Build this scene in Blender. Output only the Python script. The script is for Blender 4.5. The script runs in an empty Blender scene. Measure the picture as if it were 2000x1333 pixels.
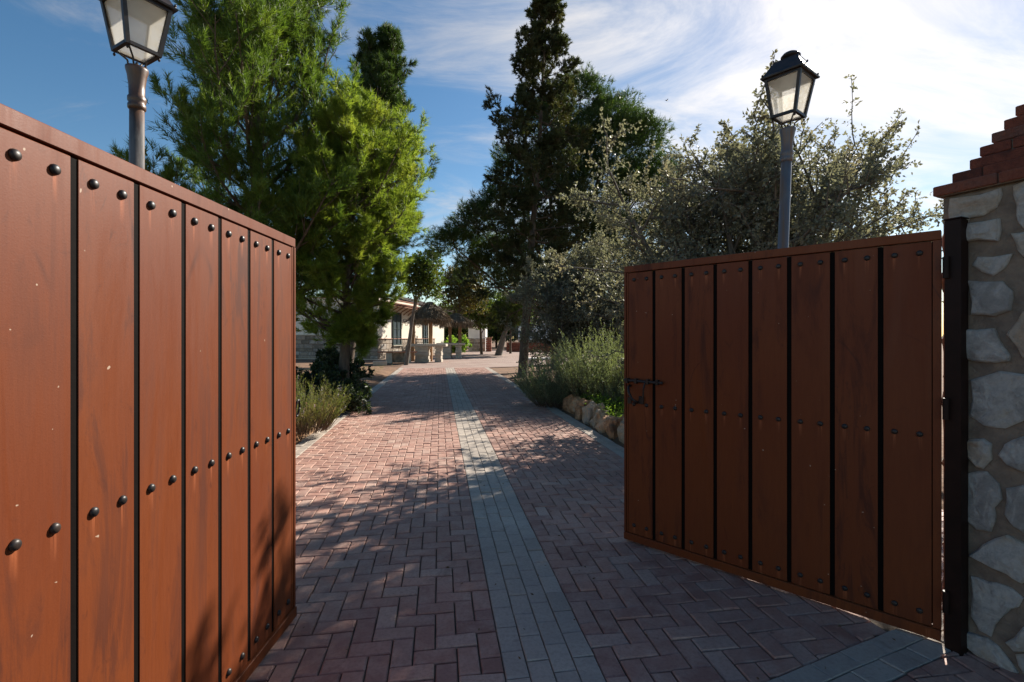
import bpy, math, random
import numpy as np
from mathutils import Vector, Matrix

sc = bpy.context.scene
COL = sc.collection
R = math.radians

# ------------------------------------------------------------------ camera, sky, sun, exposure
F_PX, CAM_H, HORIZON = 950.0, 1.45, 661.0          # focal length in photo pixels (2000 wide), eye height
cam_d = bpy.data.cameras.new('camera')
cam = bpy.data.objects.new('camera', cam_d)
COL.objects.link(cam)
cam.location = (0, 0, CAM_H)
cam.rotation_euler = (R(90), 0, 0)
cam_d.sensor_width = 36.0
cam_d.lens = 36.0 * F_PX / 2000.0
cam_d.shift_y = -(666.5 - HORIZON) / 2000.0
cam_d.clip_start, cam_d.clip_end = 0.05, 2000.0
sc.camera = cam

SUN_AZ, SUN_EL = R(38.3), R(31.8)                  # azimuth from +Y towards +X
SUN_DIR = Vector((math.sin(SUN_AZ) * math.cos(SUN_EL), math.cos(SUN_AZ) * math.cos(SUN_EL), math.sin(SUN_EL)))
SKY_STRENGTH, SUN_STRENGTH = 0.075, 5.0
sc.view_settings.view_transform = 'Standard'
sc.view_settings.look = 'None'
sc.view_settings.exposure = 0.92
sc.view_settings.gamma = 1.0
sc.view_settings.use_curve_mapping = False

world = bpy.data.worlds.new('World')
sc.world = world
world.use_nodes = True


def build_world():
    nt = world.node_tree
    N, L = nt.nodes, nt.links
    N.clear()
    out = N.new('ShaderNodeOutputWorld')
    bg = N.new('ShaderNodeBackground')
    bg.inputs['Strength'].default_value = SKY_STRENGTH
    L.new(bg.outputs[0], out.inputs[0])
    sky = N.new('ShaderNodeTexSky')
    sky.sky_type = 'NISHITA'
    sky.sun_disc = False
    sky.sun_elevation = SUN_EL
    sky.sun_rotation = SUN_AZ
    sky.altitude = 700
    sky.air_density = 1.0
    sky.dust_density = 0.35
    sky.ozone_density = 2.2
    tc = N.new('ShaderNodeTexCoord')
    sep = N.new('ShaderNodeSeparateXYZ')
    L.new(tc.outputs['Generated'], sep.inputs[0])

    def math_n(op, a, b=None, c=None):
        m = N.new('ShaderNodeMath')
        m.operation = op
        for i, v in enumerate((a, b, c)):
            if v is None:
                continue
            if isinstance(v, (int, float)):
                m.inputs[i].default_value = v
            else:
                L.new(v, m.inputs[i])
        return m.outputs[0]
    z = math_n('MAXIMUM', sep.outputs[2], 0.03)
    z = math_n('ADD', z, 0.12)
    px = math_n('DIVIDE', sep.outputs[0], z)
    py = math_n('DIVIDE', sep.outputs[1], z)
    comb = N.new('ShaderNodeCombineXYZ')
    L.new(px, comb.inputs[0]); L.new(py, comb.inputs[1])
    mp = N.new('ShaderNodeMapping')
    mp.inputs['Rotation'].default_value = (0, 0, R(-40))
    mp.inputs['Scale'].default_value = (0.85, 1.7, 1)
    mp.inputs['Location'].default_value = (0.35, 0.9, 0)
    L.new(comb.outputs[0], mp.inputs[0])
    # large wispy field, with fine streaks inside it
    n1 = N.new('ShaderNodeTexNoise')
    n1.inputs['Scale'].default_value = 1.1
    n1.inputs['Detail'].default_value = 11
    n1.inputs['Roughness'].default_value = 0.66
    n1.inputs['Distortion'].default_value = 1.1
    L.new(mp.outputs[0], n1.inputs['Vector'])
    n2 = N.new('ShaderNodeTexNoise')
    n2.inputs['Scale'].default_value = 0.5
    n2.inputs['Detail'].default_value = 3
    L.new(comb.outputs[0], n2.inputs['Vector'])
    s = math_n('MULTIPLY_ADD', n2.outputs['Fac'], 0.85, n1.outputs['Fac'])
    # more cloud towards the sun's half of the sky and low down
    dot = N.new('ShaderNodeVectorMath'); dot.operation = 'DOT_PRODUCT'
    L.new(tc.outputs['Generated'], dot.inputs[0])
    dot.inputs[1].default_value = SUN_DIR
    cosang = math_n('MAXIMUM', dot.outputs['Value'], 0.0)
    s = math_n('MULTIPLY_ADD', math_n('POWER', cosang, 1.5), 0.37, s)
    ramp = N.new('ShaderNodeMapRange')
    ramp.inputs['From Min'].default_value = 1.06
    ramp.inputs['From Max'].default_value = 1.52
    ramp.interpolation_type = 'SMOOTHSTEP'
    L.new(s, ramp.inputs['Value'])
    fac = math_n('MULTIPLY', ramp.outputs[0], 0.85)
    # cloud light: forward scattering brightens cloud around the sun
    ph = math_n('POWER', cosang, 6.0)
    lum = math_n('MULTIPLY_ADD', ph, 4.5, 4.8)
    cc = N.new('ShaderNodeVectorMath'); cc.operation = 'SCALE'
    cc.inputs[0].default_value = (1.05, 0.985, 0.92)
    L.new(lum, cc.inputs['Scale'])
    mix = N.new('ShaderNodeMix'); mix.data_type = 'RGBA'
    L.new(fac, mix.inputs['Factor'])
    hs = N.new('ShaderNodeHueSaturation')
    hs.inputs['Saturation'].default_value = 1.35
    wb = N.new('ShaderNodeMix'); wb.data_type = 'RGBA'; wb.blend_type = 'MULTIPLY'
    wb.inputs['Factor'].default_value = 1.0
    wb.inputs[7].default_value = (1.10, 1.0, 0.87, 1)          # the camera's warm white balance
    L.new(sky.outputs[0], wb.inputs[6])
    L.new(wb.outputs[2], hs.inputs['Color'])
    L.new(hs.outputs[0], mix.inputs[6])
    L.new(cc.outputs[0], mix.inputs[7])
    L.new(mix.outputs[2], bg.inputs['Color'])


build_world()
sun_d = bpy.data.lights.new('sun', 'SUN')
sun_d.energy = SUN_STRENGTH
sun_d.angle = R(0.53)
sun_d.color = (1.0, 0.93, 0.82)
sun = bpy.data.objects.new('sun', sun_d)
COL.objects.link(sun)
sun.rotation_euler = (-SUN_DIR).to_track_quat('-Z', 'Y').to_euler()
sun.location = (20, 20, 30)

cy = sc.cycles
cy.use_denoising = True
cy.max_bounces = 7
cy.diffuse_bounces = 3
cy.transmission_bounces = 5
cy.glossy_bounces = 3
cy.sample_clamp_indirect = 8


# ------------------------------------------------------------------ helpers
def px(x, y, d):
    """World point seen at photo pixel (x, y) and d metres away along the view axis."""
    return ((x - 1000) / F_PX * d, d, CAM_H + (HORIZON - y) / F_PX * d)


def mesh_np(name, verts, faces, mat=None, smooth=False):
    """faces: (n,k) int array, or list of such arrays."""
    me = bpy.data.meshes.new(name)
    verts = np.asarray(verts, dtype=np.float32).reshape(-1, 3)
    fl = faces if isinstance(faces, list) else [faces]
    fl = [np.asarray(f, dtype=np.int32) for f in fl if len(f)]
    me.vertices.add(len(verts))
    me.vertices.foreach_set('co', verts.ravel())
    tot = sum(f.size for f in fl)
    cnt = sum(len(f) for f in fl)
    me.loops.add(tot)
    me.loops.foreach_set('vertex_index', np.concatenate([f.ravel() for f in fl]))
    me.polygons.add(cnt)
    sizes = np.concatenate([np.full(len(f), f.shape[1], dtype=np.int32) for f in fl])
    starts = np.concatenate([[0], np.cumsum(sizes)[:-1]]).astype(np.int32)
    me.polygons.foreach_set('loop_start', starts)
    me.polygons.foreach_set('loop_total', sizes)
    if smooth:
        me.polygons.foreach_set('use_smooth', np.ones(cnt, dtype=bool))
    me.update(calc_edges=True)
    if mat:
        me.materials.append(mat)
    return me


def link(name, data, parent=None, loc=None, rot=None):
    o = bpy.data.objects.new(name, data)
    COL.objects.link(o)
    if parent:
        o.parent = parent
    if loc is not None:
        o.location = loc
    if rot is not None:
        o.rotation_euler = rot
    return o


def tag(o, label=None, cat=None, group=None, kind=None):
    for k, v in (('label', label), ('category', cat), ('group', group), ('kind', kind)):
        if v:
            o[k] = v
    return o


def thing(name, label, cat, loc=(0, 0, 0), rz=0.0, group=None):
    o = link(name, None, None, loc, (0, 0, rz))
    o.empty_display_size = 0.2
    return tag(o, label, cat, group)


def copy_tree(o, parent=None):
    c = o.copy()
    COL.objects.link(c)
    c.parent = parent
    for ch in list(o.children):
        copy_tree(ch, c)
    return c


class MB:
    """Collects simple shapes into one mesh."""
    def __init__(s):
        s.v, s.f = [], []

    def add(s, vs, fs):
        n = len(s.v)
        s.v += [tuple(v) for v in vs]
        s.f += [tuple(i + n for i in f) for f in fs]
        return s

    def box(s, a, b):
        (x0, y0, z0), (x1, y1, z1) = a, b
        return s.add([(x0, y0, z0), (x1, y0, z0), (x1, y1, z0), (x0, y1, z0), (x0, y0, z1), (x1, y0, z1), (x1, y1, z1), (x0, y1, z1)],
                     [(0, 3, 2, 1), (4, 5, 6, 7), (0, 1, 5, 4), (1, 2, 6, 5), (2, 3, 7, 6), (3, 0, 4, 7)])

    def hexa(s, p):
        """8 corners: bottom ring 0-3, top ring 4-7."""
        return s.add(p, [(0, 3, 2, 1), (4, 5, 6, 7), (0, 1, 5, 4), (1, 2, 6, 5), (2, 3, 7, 6), (3, 0, 4, 7)])

    def bbox(s, a, b, e=0.003):
        """box with all edges chamfered by e"""
        (x0, y0, z0), (x1, y1, z1) = a, b
        rings = []
        for z, i in ((z0, e), (z0 + e, 0), (z1 - e, 0), (z1, e)):
            X0, X1, Y0, Y1 = x0 + i, x1 - i, y0 + i, y1 - i
            c = 0 if i else e
            if i:
                rings.append([(X0 + 0, Y0, z), (X1, Y0, z), (X1, Y1, z), (X0, Y1, z)])
            else:
                rings.append([(x0, y0, z), (x1, y0, z), (x1, y1, z), (x0, y1, z)])
        vs = [v for r in rings for v in r]
        fs = [(0, 3, 2, 1), (12, 13, 14, 15)]
        for k in range(3):
            for j in range(4):
                a_, b_ = k * 4 + j, k * 4 + (j + 1) % 4
                fs.append((a_, b_, b_ + 4, a_ + 4))
        return s.add(vs, fs)

    def lathe(s, prof, n=16, c=(0, 0, 0)):
        vs, fs = [], []
        for r, z in prof:
            for k in range(n):
                a = 2 * math.pi * k / n
                vs.append((c[0] + r * math.cos(a), c[1] + r * math.sin(a), c[2] + z))
        for i in range(len(prof) - 1):
            for k in range(n):
                a, b = i * n + k, i * n + (k + 1) % n
                fs.append((a, b, b + n, a + n))
        fs.append(tuple(range(n - 1, -1, -1)))
        fs.append(tuple(range((len(prof) - 1) * n, len(prof) * n)))
        return s.add(vs, fs)

    def tube(s, pts, rad, n=6):
        pts = [Vector(p) for p in pts]
        if not hasattr(rad, '__len__'):
            rad = [rad] * len(pts)
        vs, fs = [], []
        up = Vector((0.31, 0.17, 0.93))
        for i, p in enumerate(pts):
            d = (pts[min(i + 1, len(pts) - 1)] - pts[max(i - 1, 0)]).normalized()
            a = d.cross(up)
            if a.length < 0.05:
                a = d.cross(Vector((1, 0, 0)))
            a.normalize()
            b = d.cross(a)
            for k in range(n):
                t = 2 * math.pi * k / n
                vs.append(p + (a * math.cos(t) + b * math.sin(t)) * rad[i])
        for i in range(len(pts) - 1):
            for k in range(n):
                q, w = i * n + k, i * n + (k + 1) % n
                fs.append((q, w, w + n, q + n))
        fs.append(tuple(range(n - 1, -1, -1)))
        fs.append(tuple(range((len(pts) - 1) * n, len(pts) * n)))
        return s.add(vs, fs)

    def mesh(s, name, mat, smooth=False):
        me = bpy.data.meshes.new(name)
        me.from_pydata(s.v, [], s.f)
        me.update()
        if mat:
            me.materials.append(mat)
        if smooth:
            me.polygons.foreach_set('use_smooth', [True] * len(me.polygons))
        return me

    def build(s, name, mat, parent=None, smooth=False, loc=None, rot=None):
        return link(name, s.mesh(name, mat, smooth), parent, loc, rot)


# ---- 2D convex polygons for laid pieces
def clip(poly, n, c):
    """keep points with n.p <= c"""
    out = []
    m = len(poly)
    for i in range(m):
        p, q = poly[i], poly[(i + 1) % m]
        dp, dq = n[0] * p[0] + n[1] * p[1] - c, n[0] * q[0] + n[1] * q[1] - c
        if dp <= 0:
            out.append(p)
        if (dp < 0 < dq) or (dq < 0 < dp):
            t = dp / (dp - dq)
            out.append((p[0] + (q[0] - p[0]) * t, p[1] + (q[1] - p[1]) * t))
    return out


def inset(poly, e):
    """shrink a counter-clockwise convex polygon by e"""
    res = poly
    m = len(poly)
    for i in range(m):
        p, q = poly[i], poly[(i + 1) % m]
        dx, dy = q[0] - p[0], q[1] - p[1]
        l = math.hypot(dx, dy)
        if l < 1e-6:
            continue
        n = (dy / l, -dx / l)
        res = clip(res, n, n[0] * p[0] + n[1] * p[1] - e)
        if len(res) < 3:
            return []
    return res


def area(poly):
    return 0.5 * sum(poly[i][0] * poly[(i + 1) % len(poly)][1] - poly[(i + 1) % len(poly)][0] * poly[i][1] for i in range(len(poly)))


def scale_poly(poly, e):
    """inset keeping the vertex count (towards the centroid)"""
    cx = sum(p[0] for p in poly) / len(poly); cy_ = sum(p[1] for p in poly) / len(poly)
    out = []
    for p in poly:
        d = math.hypot(p[0] - cx, p[1] - cy_)
        k = max(0.3, 1 - e * 1.35 / max(d, 1e-6))
        out.append((cx + (p[0] - cx) * k, cy_ + (p[1] - cy_) * k))
    return out


def slab(poly, h, bev, mb, z0=0.0, tilt=(0, 0)):
    """a bevelled block on a polygon: bottom z0, top z0+h"""
    n = len(poly)
    top = scale_poly(poly, bev)
    cx = sum(p[0] for p in poly) / n; cyy = sum(p[1] for p in poly) / n
    def zz(p, z):
        return z + tilt[0] * (p[0] - cx) + tilt[1] * (p[1] - cyy)
    vs = [(p[0], p[1], z0) for p in poly] + [(p[0], p[1], zz(p, z0 + h - bev * 0.8)) for p in poly] + [(p[0], p[1], zz(p, z0 + h)) for p in top]
    fs = []
    for k in range(2):
        for i in range(n):
            a, b = k * n + i, k * n + (i + 1) % n
            fs.append((a, b, b + n, a + n))
    fs.append(tuple(range(2 * n, 3 * n)))
    mb.add(vs, fs)


# ------------------------------------------------------------------ materials
def nodes_of(name):
    m = bpy.data.materials.new(name)
    m.use_nodes = True
    nt = m.node_tree
    return m, nt, nt.nodes['Principled BSDF'], nt.nodes['Material Output']


def coords(nt, kind='Object', rand=False):
    """Object/Generated coordinates, shifted per object when rand."""
    tc = nt.nodes.new('ShaderNodeTexCoord')
    if not rand:
        return tc.outputs[kind]
    oi = nt.nodes.new('ShaderNodeObjectInfo')
    ml = nt.nodes.new('ShaderNodeMath'); ml.operation = 'MULTIPLY'; ml.inputs[1].default_value = 37.0
    nt.links.new(oi.outputs['Random'], ml.inputs[0])
    va = nt.nodes.new('ShaderNodeVectorMath'); va.operation = 'ADD'
    nt.links.new(tc.outputs[kind], va.inputs[0])
    nt.links.new(ml.outputs[0], va.inputs[1])
    return va.outputs[0]


def noise(nt, vec, scale, detail=4, rough=0.55, stretch=None, dist=0.0):
    if stretch:
        mp = nt.nodes.new('ShaderNodeMapping')
        mp.inputs['Scale'].default_value = stretch
        nt.links.new(vec, mp.inputs[0])
        vec = mp.outputs[0]
    n = nt.nodes.new('ShaderNodeTexNoise')
    n.inputs['Scale'].default_value = scale
    n.inputs['Detail'].default_value = detail
    n.inputs['Roughness'].default_value = rough
    n.inputs['Distortion'].default_value = dist
    nt.links.new(vec, n.inputs['Vector'])
    return n.outputs['Fac']


def mapr(nt, val, a, b, c=0.0, d=1.0):
    m = nt.nodes.new('ShaderNodeMapRange')
    m.inputs['From Min'].default_value, m.inputs['From Max'].default_value = a, b
    m.inputs['To Min'].default_value, m.inputs['To Max'].default_value = c, d
    nt.links.new(val, m.inputs['Value'])
    return m.outputs[0]


def mixc(nt, fac, a, b, blend='MIX'):
    m = nt.nodes.new('ShaderNodeMix'); m.data_type = 'RGBA'; m.blend_type = blend
    for i, v in ((0, fac), (6, a), (7, b)):
        if isinstance(v, (int, float)):
            m.inputs[i].default_value = v
        elif isinstance(v, tuple):
            m.inputs[i].default_value = (*v, 1) if len(v) == 3 else v
        else:
            nt.links.new(v, m.inputs[i])
    return m.outputs[2]


def bump(nt, bsdf, h, strength=0.3, dist=0.01):
    b = nt.nodes.new('ShaderNodeBump')
    b.inputs['Strength'].default_value = strength
    b.inputs['Distance'].default_value = dist
    nt.links.new(h, b.inputs['Height'])
    nt.links.new(b.outputs[0], bsdf.inputs['Normal'])


def island_random(nt):
    """0..1 that differs per object and per loose piece"""
    oi = nt.nodes.new('ShaderNodeObjectInfo')
    ge = nt.nodes.new('ShaderNodeNewGeometry')
    a = nt.nodes.new('ShaderNodeMath'); a.operation = 'ADD'
    nt.links.new(oi.outputs['Random'], a.inputs[0]); nt.links.new(ge.outputs['Random Per Island'], a.inputs[1])
    f = nt.nodes.new('ShaderNodeMath'); f.operation = 'FRACT'
    nt.links.new(a.outputs[0], f.inputs[0])
    return f.outputs[0]


def plain(name, c1, c2=None, scale=8.0, rough=0.7, bmp=0.2, bdist=0.01, rand=False, detail=5, metallic=0.0, stretch=None, spec=0.4, lo=0.35, hi=0.65):
    m, nt, b, _ = nodes_of(name)
    v = coords(nt, 'Object', rand)
    n = noise(nt, v, scale, detail, 0.6, stretch)
    if c2 is None:
        c2 = tuple(c * 0.75 for c in c1)
    nt.links.new(mixc(nt, mapr(nt, n, lo, hi), c1, c2), b.inputs['Base Color'])
    b.inputs['Roughness'].default_value = rough
    b.inputs['Metallic'].default_value = metallic
    b.inputs['Specular IOR Level'].default_value = spec
    if bmp:
        bump(nt, b, noise(nt, v, scale * 4, 4, 0.6, stretch), bmp, bdist)
    return m


def foliage(name, c1, c2, c3=None, transl=0.35, rough=0.55, tmul=1.3, spec=0.35, clump=1.6, tcol=(1.1, 1.15, 0.5)):
    """leaf material: colour varies leaf by leaf and by sprig"""
    m, nt, b, out = nodes_of(name)
    r = nt.nodes.new('ShaderNodeNewGeometry').outputs['Random Per Island']
    v = coords(nt, 'Object')
    big = mapr(nt, noise(nt, v, clump, 3), 0.35, 0.65)
    c = mixc(nt, r, c1, c2)
    if c3:
        c = mixc(nt, mapr(nt, big, 0.55, 1.0, 0.0, 0.7), c, c3)
    nt.links.new(c, b.inputs['Base Color'])
    b.inputs['Roughness'].default_value = rough
    b.inputs['Specular IOR Level'].default_value = spec
    tr = nt.nodes.new('ShaderNodeBsdfTranslucent')
    nt.links.new(mixc(nt, 1.0, c, tuple(tmul * k for k in tcol), 'MULTIPLY'), tr.inputs['Color'])
    mx = nt.nodes.new('ShaderNodeMixShader'); mx.inputs[0].default_value = transl
    nt.links.new(b.outputs[0], mx.inputs[1]); nt.links.new(tr.outputs[0], mx.inputs[2])
    nt.links.new(mx.outputs[0], out.inputs['Surface'])
    return m


def paving_mat(name, cols, worn, rough=0.75):
    """laid pieces: each piece its own tone, worn lighter and dirtied in patches"""
    m, nt, b, _ = nodes_of(name)
    r = island_random(nt)
    cr = nt.nodes.new('ShaderNodeValToRGB')
    cr.color_ramp.elements[0].color = (*cols[0], 1)
    cr.color_ramp.elements[1].color = (*cols[-1], 1)
    for i, c in enumerate(cols[1:-1]):
        e = cr.color_ramp.elements.new((i + 1) / (len(cols) - 1)); e.color = (*c, 1)
    nt.links.new(r, cr.inputs[0])
    g = nt.nodes.new('ShaderNodeNewGeometry').outputs['Position']
    n1 = noise(nt, g, 9, 5, 0.65)
    n2 = noise(nt, g, 55, 4, 0.7)
    c = mixc(nt, mapr(nt, n1, 0.42, 0.72, 0, 0.75), cr.outputs[0], worn)
    c = mixc(nt, mapr(nt, n2, 0.45, 0.8, 0, 0.55), c, tuple(k * 0.55 for k in cols[0]))
    n3 = noise(nt, g, 1.1, 3)
    n4 = noise(nt, g, 3.1, 6, 0.7, None, 1.5)
    c = mixc(nt, mapr(nt, n4, 0.6, 0.7, 0, 0.45), c, tuple(k * 0.42 for k in cols[0]))
    n5 = noise(nt, g, 16, 2)
    c = mixc(nt, mapr(nt, n5, 0.72, 0.76, 0, 0.5), c, tuple(k * 0.35 for k in cols[0]))
    c = mixc(nt, mapr(nt, n3, 0.4, 0.75, 0.0, 0.35), c, tuple(k * 0.6 for k in cols[0]))
    nt.links.new(c, b.inputs['Base Color'])
    nt.links.new(mapr(nt, n1, 0.3, 0.7, rough - 0.18, rough + 0.1), b.inputs['Roughness'])
    b.inputs['Specular IOR Level'].default_value = 0.4
    bump(nt, b, noise(nt, g, 120, 5, 0.7), 0.35, 0.004)
    return m


def gate_mat(name, base, dark, rust):
    """oiled steel: rubbed smears, curved scratches, grain, run marks below the rivets"""
    m, nt, b, _ = nodes_of(name)
    v = coords(nt, 'Object', True)
    raw = coords(nt, 'Object')
    smear = noise(nt, v, 3.2, 6, 0.68, (2.4, 2.4, 0.32), 1.0)
    blot = noise(nt, v, 7.0, 6, 0.7, (1.6, 1.6, 0.7), 2.2)
    wide = noise(nt, v, 0.9, 2)
    grain = noise(nt, v, 60, 4, 0.7, (2.0, 2.0, 0.12))
    fine = noise(nt, v, 230, 3, 0.7)
    c = mixc(nt, mapr(nt, wide, 0.3, 0.7), base, rust)
    c = mixc(nt, mapr(nt, grain, 0.35, 0.75, 0, 0.4), c, tuple(k * 0.72 for k in base))
    # wear gathers in the middle and lower height of the boards
    place = mapr(nt, noise(nt, v, 0.75, 2), 0.4, 0.6)
    def times(a, k):
        q = nt.nodes.new('ShaderNodeMath'); q.operation = 'MULTIPLY'
        for n_, x in enumerate((a, k)):
            if isinstance(x, (int, float)):
                q.inputs[n_].default_value = x
            else:
                nt.links.new(x, q.inputs[n_])
        return q.outputs[0]
    c = mixc(nt, times(mapr(nt, smear, 0.52, 0.62, 0, 0.65), place), c, dark)
    c = mixc(nt, times(mapr(nt, blot, 0.58, 0.68, 0, 0.5), place), c, dark)
    # curved scratches: thin level lines of a slow noise
    ln = noise(nt, v, 1.9, 1, 0.4, (1, 1, 0.6), 0.4)
    ab = nt.nodes.new('ShaderNodeMath'); ab.operation = 'SUBTRACT'; ab.inputs[1].default_value = 0.47
    nt.links.new(ln, ab.inputs[0])
    a2 = nt.nodes.new('ShaderNodeMath'); a2.operation = 'ABSOLUTE'
    nt.links.new(ab.outputs[0], a2.inputs[0])
    scr = times(mapr(nt, a2.outputs[0], 0.0, 0.006, 0.55, 0.0), mapr(nt, noise(nt, v, 2.3, 2), 0.52, 0.6))
    c = mixc(nt, scr, c, dark)
    c = mixc(nt, mapr(nt, fine, 0.6, 0.78, 0, 0.4), c, tuple(k * 0.7 for k in dark))
    sp = noise(nt, v, 38, 1)
    c = mixc(nt, mapr(nt, sp, 0.80, 0.815, 0, 0.8), c, (0.5, 0.38, 0.28))     # chipped specks
    # run marks under the rivet rows (plank coordinates)
    sep = nt.nodes.new('ShaderNodeSeparateXYZ'); nt.links.new(raw, sep.inputs[0])
    ax = nt.nodes.new('ShaderNodeMath'); ax.operation = 'ABSOLUTE'; nt.links.new(sep.outputs[0], ax.inputs[0])
    d1 = nt.nodes.new('ShaderNodeMath'); d1.operation = 'SUBTRACT'; d1.inputs[1].default_value = 0.048; nt.links.new(ax.outputs[0], d1.inputs[0])
    d2 = nt.nodes.new('ShaderNodeMath'); d2.operation = 'ABSOLUTE'; nt.links.new(d1.outputs[0], d2.inputs[0])
    xm = mapr(nt, d2.outputs[0], 0.004, 0.012, 1, 0)
    for zr in (1.792, 0.915, 0.06):
        up = mapr(nt, sep.outputs[2], zr - 0.005, zr + 0.004, 1, 0)
        dn = mapr(nt, sep.outputs[2], zr - 0.085, zr - 0.015, 0, 1)
        run_ = times(times(up, dn), times(xm, mapr(nt, noise(nt, v, 90, 2, 0.5, (1, 1, 0.05)), 0.42, 0.6, 0, 0.75)))
        c = mixc(nt, run_, c, tuple(min(1, k * 1.9 + 0.02) for k in rust))
    nt.links.new(c, b.inputs['Base Color'])
    nt.links.new(mapr(nt, smear, 0.35, 0.7, 0.44, 0.66), b.inputs['Roughness'])
    b.inputs['Specular IOR Level'].default_value = 0.24
    mixh = nt.nodes.new('ShaderNodeMath'); mixh.operation = 'MULTIPLY_ADD'; mixh.inputs[1].default_value = 0.6
    nt.links.new(grain, mixh.inputs[0]); nt.links.new(fine, mixh.inputs[2])
    bump(nt, b, mixh.outputs[0], 0.13, 0.002)
    return m


M = {}
M['gate'] = gate_mat('gate_paint', (0.150, 0.033, 0.0105), (0.052, 0.0145, 0.009), (0.19, 0.048, 0.0125))
M['gate_dark'] = plain('gate_channel_paint', (0.006, 0.004, 0.0035), None, 10, 0.8, 0.1, spec=0.08)
M['iron'] = plain('black_iron', (0.012, 0.012, 0.013), (0.04, 0.026, 0.02), 22, 0.42, 0.08, 0.002, rand=True)
M['post'] = plain('post_paint', (0.026, 0.012, 0.009), (0.015, 0.008, 0.006), 6, 0.5, 0.08, 0.002, spec=0.15)
M['mortar'] = plain('mortar', (0.26, 0.195, 0.145), (0.16, 0.12, 0.092), 14, 0.95, 0.8, 0.012)
M['brick'] = paving_mat('red_paver', [(0.31, 0.155, 0.12), (0.45, 0.24, 0.18), (0.375, 0.197, 0.152), (0.49, 0.272, 0.205), (0.34, 0.18, 0.142), (0.53, 0.36, 0.285)], (0.56, 0.39, 0.305))
M['paver'] = paving_mat('grey_paver', [(0.36, 0.305, 0.255), (0.46, 0.385, 0.32), (0.405, 0.34, 0.285), (0.50, 0.42, 0.345)], (0.53, 0.45, 0.37))
M['joint'] = plain('joint_sand', (0.17, 0.125, 0.09), (0.07, 0.055, 0.04), 4, 0.95, 0.5, 0.004)
M['soil'] = plain('soil', (0.23, 0.125, 0.066), (0.14, 0.075, 0.042), 1.6, 0.95, 0.9, 0.04, detail=9)
M['asphalt'] = plain('asphalt', (0.05, 0.05, 0.05), (0.07, 0.07, 0.068), 40, 0.9, 0.5, 0.004)
M['cream'] = plain('cream_render', (0.86, 0.79, 0.67), (0.80, 0.72, 0.60), 1.5, 0.9, 0.15, 0.01)
M['white'] = plain('white_render', (0.78, 0.77, 0.74), (0.68, 0.67, 0.64), 1.5, 0.9, 0.15, 0.01)
M['terracotta'] = plain('terracotta', (0.42, 0.19, 0.11), (0.30, 0.14, 0.09), 6, 0.8, 0.3, 0.01)
M['darktile'] = plain('weathered_tile', (0.11, 0.095, 0.085), (0.19, 0.15, 0.12), 5, 0.9, 0.3, 0.01)
M['concrete'] = plain('pale_concrete', (0.55, 0.48, 0.39), (0.42, 0.36, 0.29), 6, 0.9, 0.4, 0.01, rand=True)
M['wood'] = plain('wood', (0.34, 0.19, 0.09), (0.2, 0.11, 0.055), 6, 0.75, 0.4, 0.006, stretch=(4, 4, 0.4))
M['thatch'] = plain('thatch', (0.30, 0.225, 0.14), (0.12, 0.095, 0.07), 7, 0.95, 0.9, 0.03, detail=9)
M['green_frame'] = plain('green_frame', (0.022, 0.05, 0.04), None, 8, 0.5, 0)
M['bark'] = plain('bark', (0.17, 0.125, 0.09), (0.07, 0.05, 0.037), 7, 0.95, 1.0, 0.03, stretch=(1.6, 1.6, 0.35), detail=8)
M['bark_grey'] = plain('bark_grey', (0.21, 0.18, 0.15), (0.10, 0.085, 0.07), 9, 0.95, 0.8, 0.02, stretch=(1.6, 1.6, 0.4), detail=8)
M['twig'] = plain('twig', (0.16, 0.11, 0.07), None, 9, 0.9, 0)


def glass_mat():
    m, nt, b, _ = nodes_of('window_glass')
    b.inputs['Base Color'].default_value = (0.08, 0.1, 0.11, 1)
    b.inputs['Roughness'].default_value = 0.08
    b.inputs['Specular IOR Level'].default_value = 0.7
    return m


def frosted():
    m, nt, b, out = nodes_of('frosted_pane')
    v = coords(nt, 'Object', True)
    c = mixc(nt, mapr(nt, noise(nt, v, 6, 4), 0.3, 0.75), (0.92, 0.89, 0.82), (0.8, 0.75, 0.66))
    nt.links.new(c, b.inputs['Base Color'])
    b.inputs['Roughness'].default_value = 0.28
    tr = nt.nodes.new('ShaderNodeBsdfTranslucent')
    nt.links.new(c, tr.inputs['Color'])
    mx = nt.nodes.new('ShaderNodeMixShader'); mx.inputs[0].default_value = 0.75
    nt.links.new(b.outputs[0], mx.inputs[1]); nt.links.new(tr.outputs[0], mx.inputs[2])
    tp = nt.nodes.new('ShaderNodeBsdfTransparent')
    m2 = nt.nodes.new('ShaderNodeMixShader'); m2.inputs[0].default_value = 0.6
    nt.links.new(mx.outputs[0], m2.inputs[1]); nt.links.new(tp.outputs[0], m2.inputs[2])
    nt.links.new(m2.outputs[0], out.inputs['Surface'])
    return m


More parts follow.
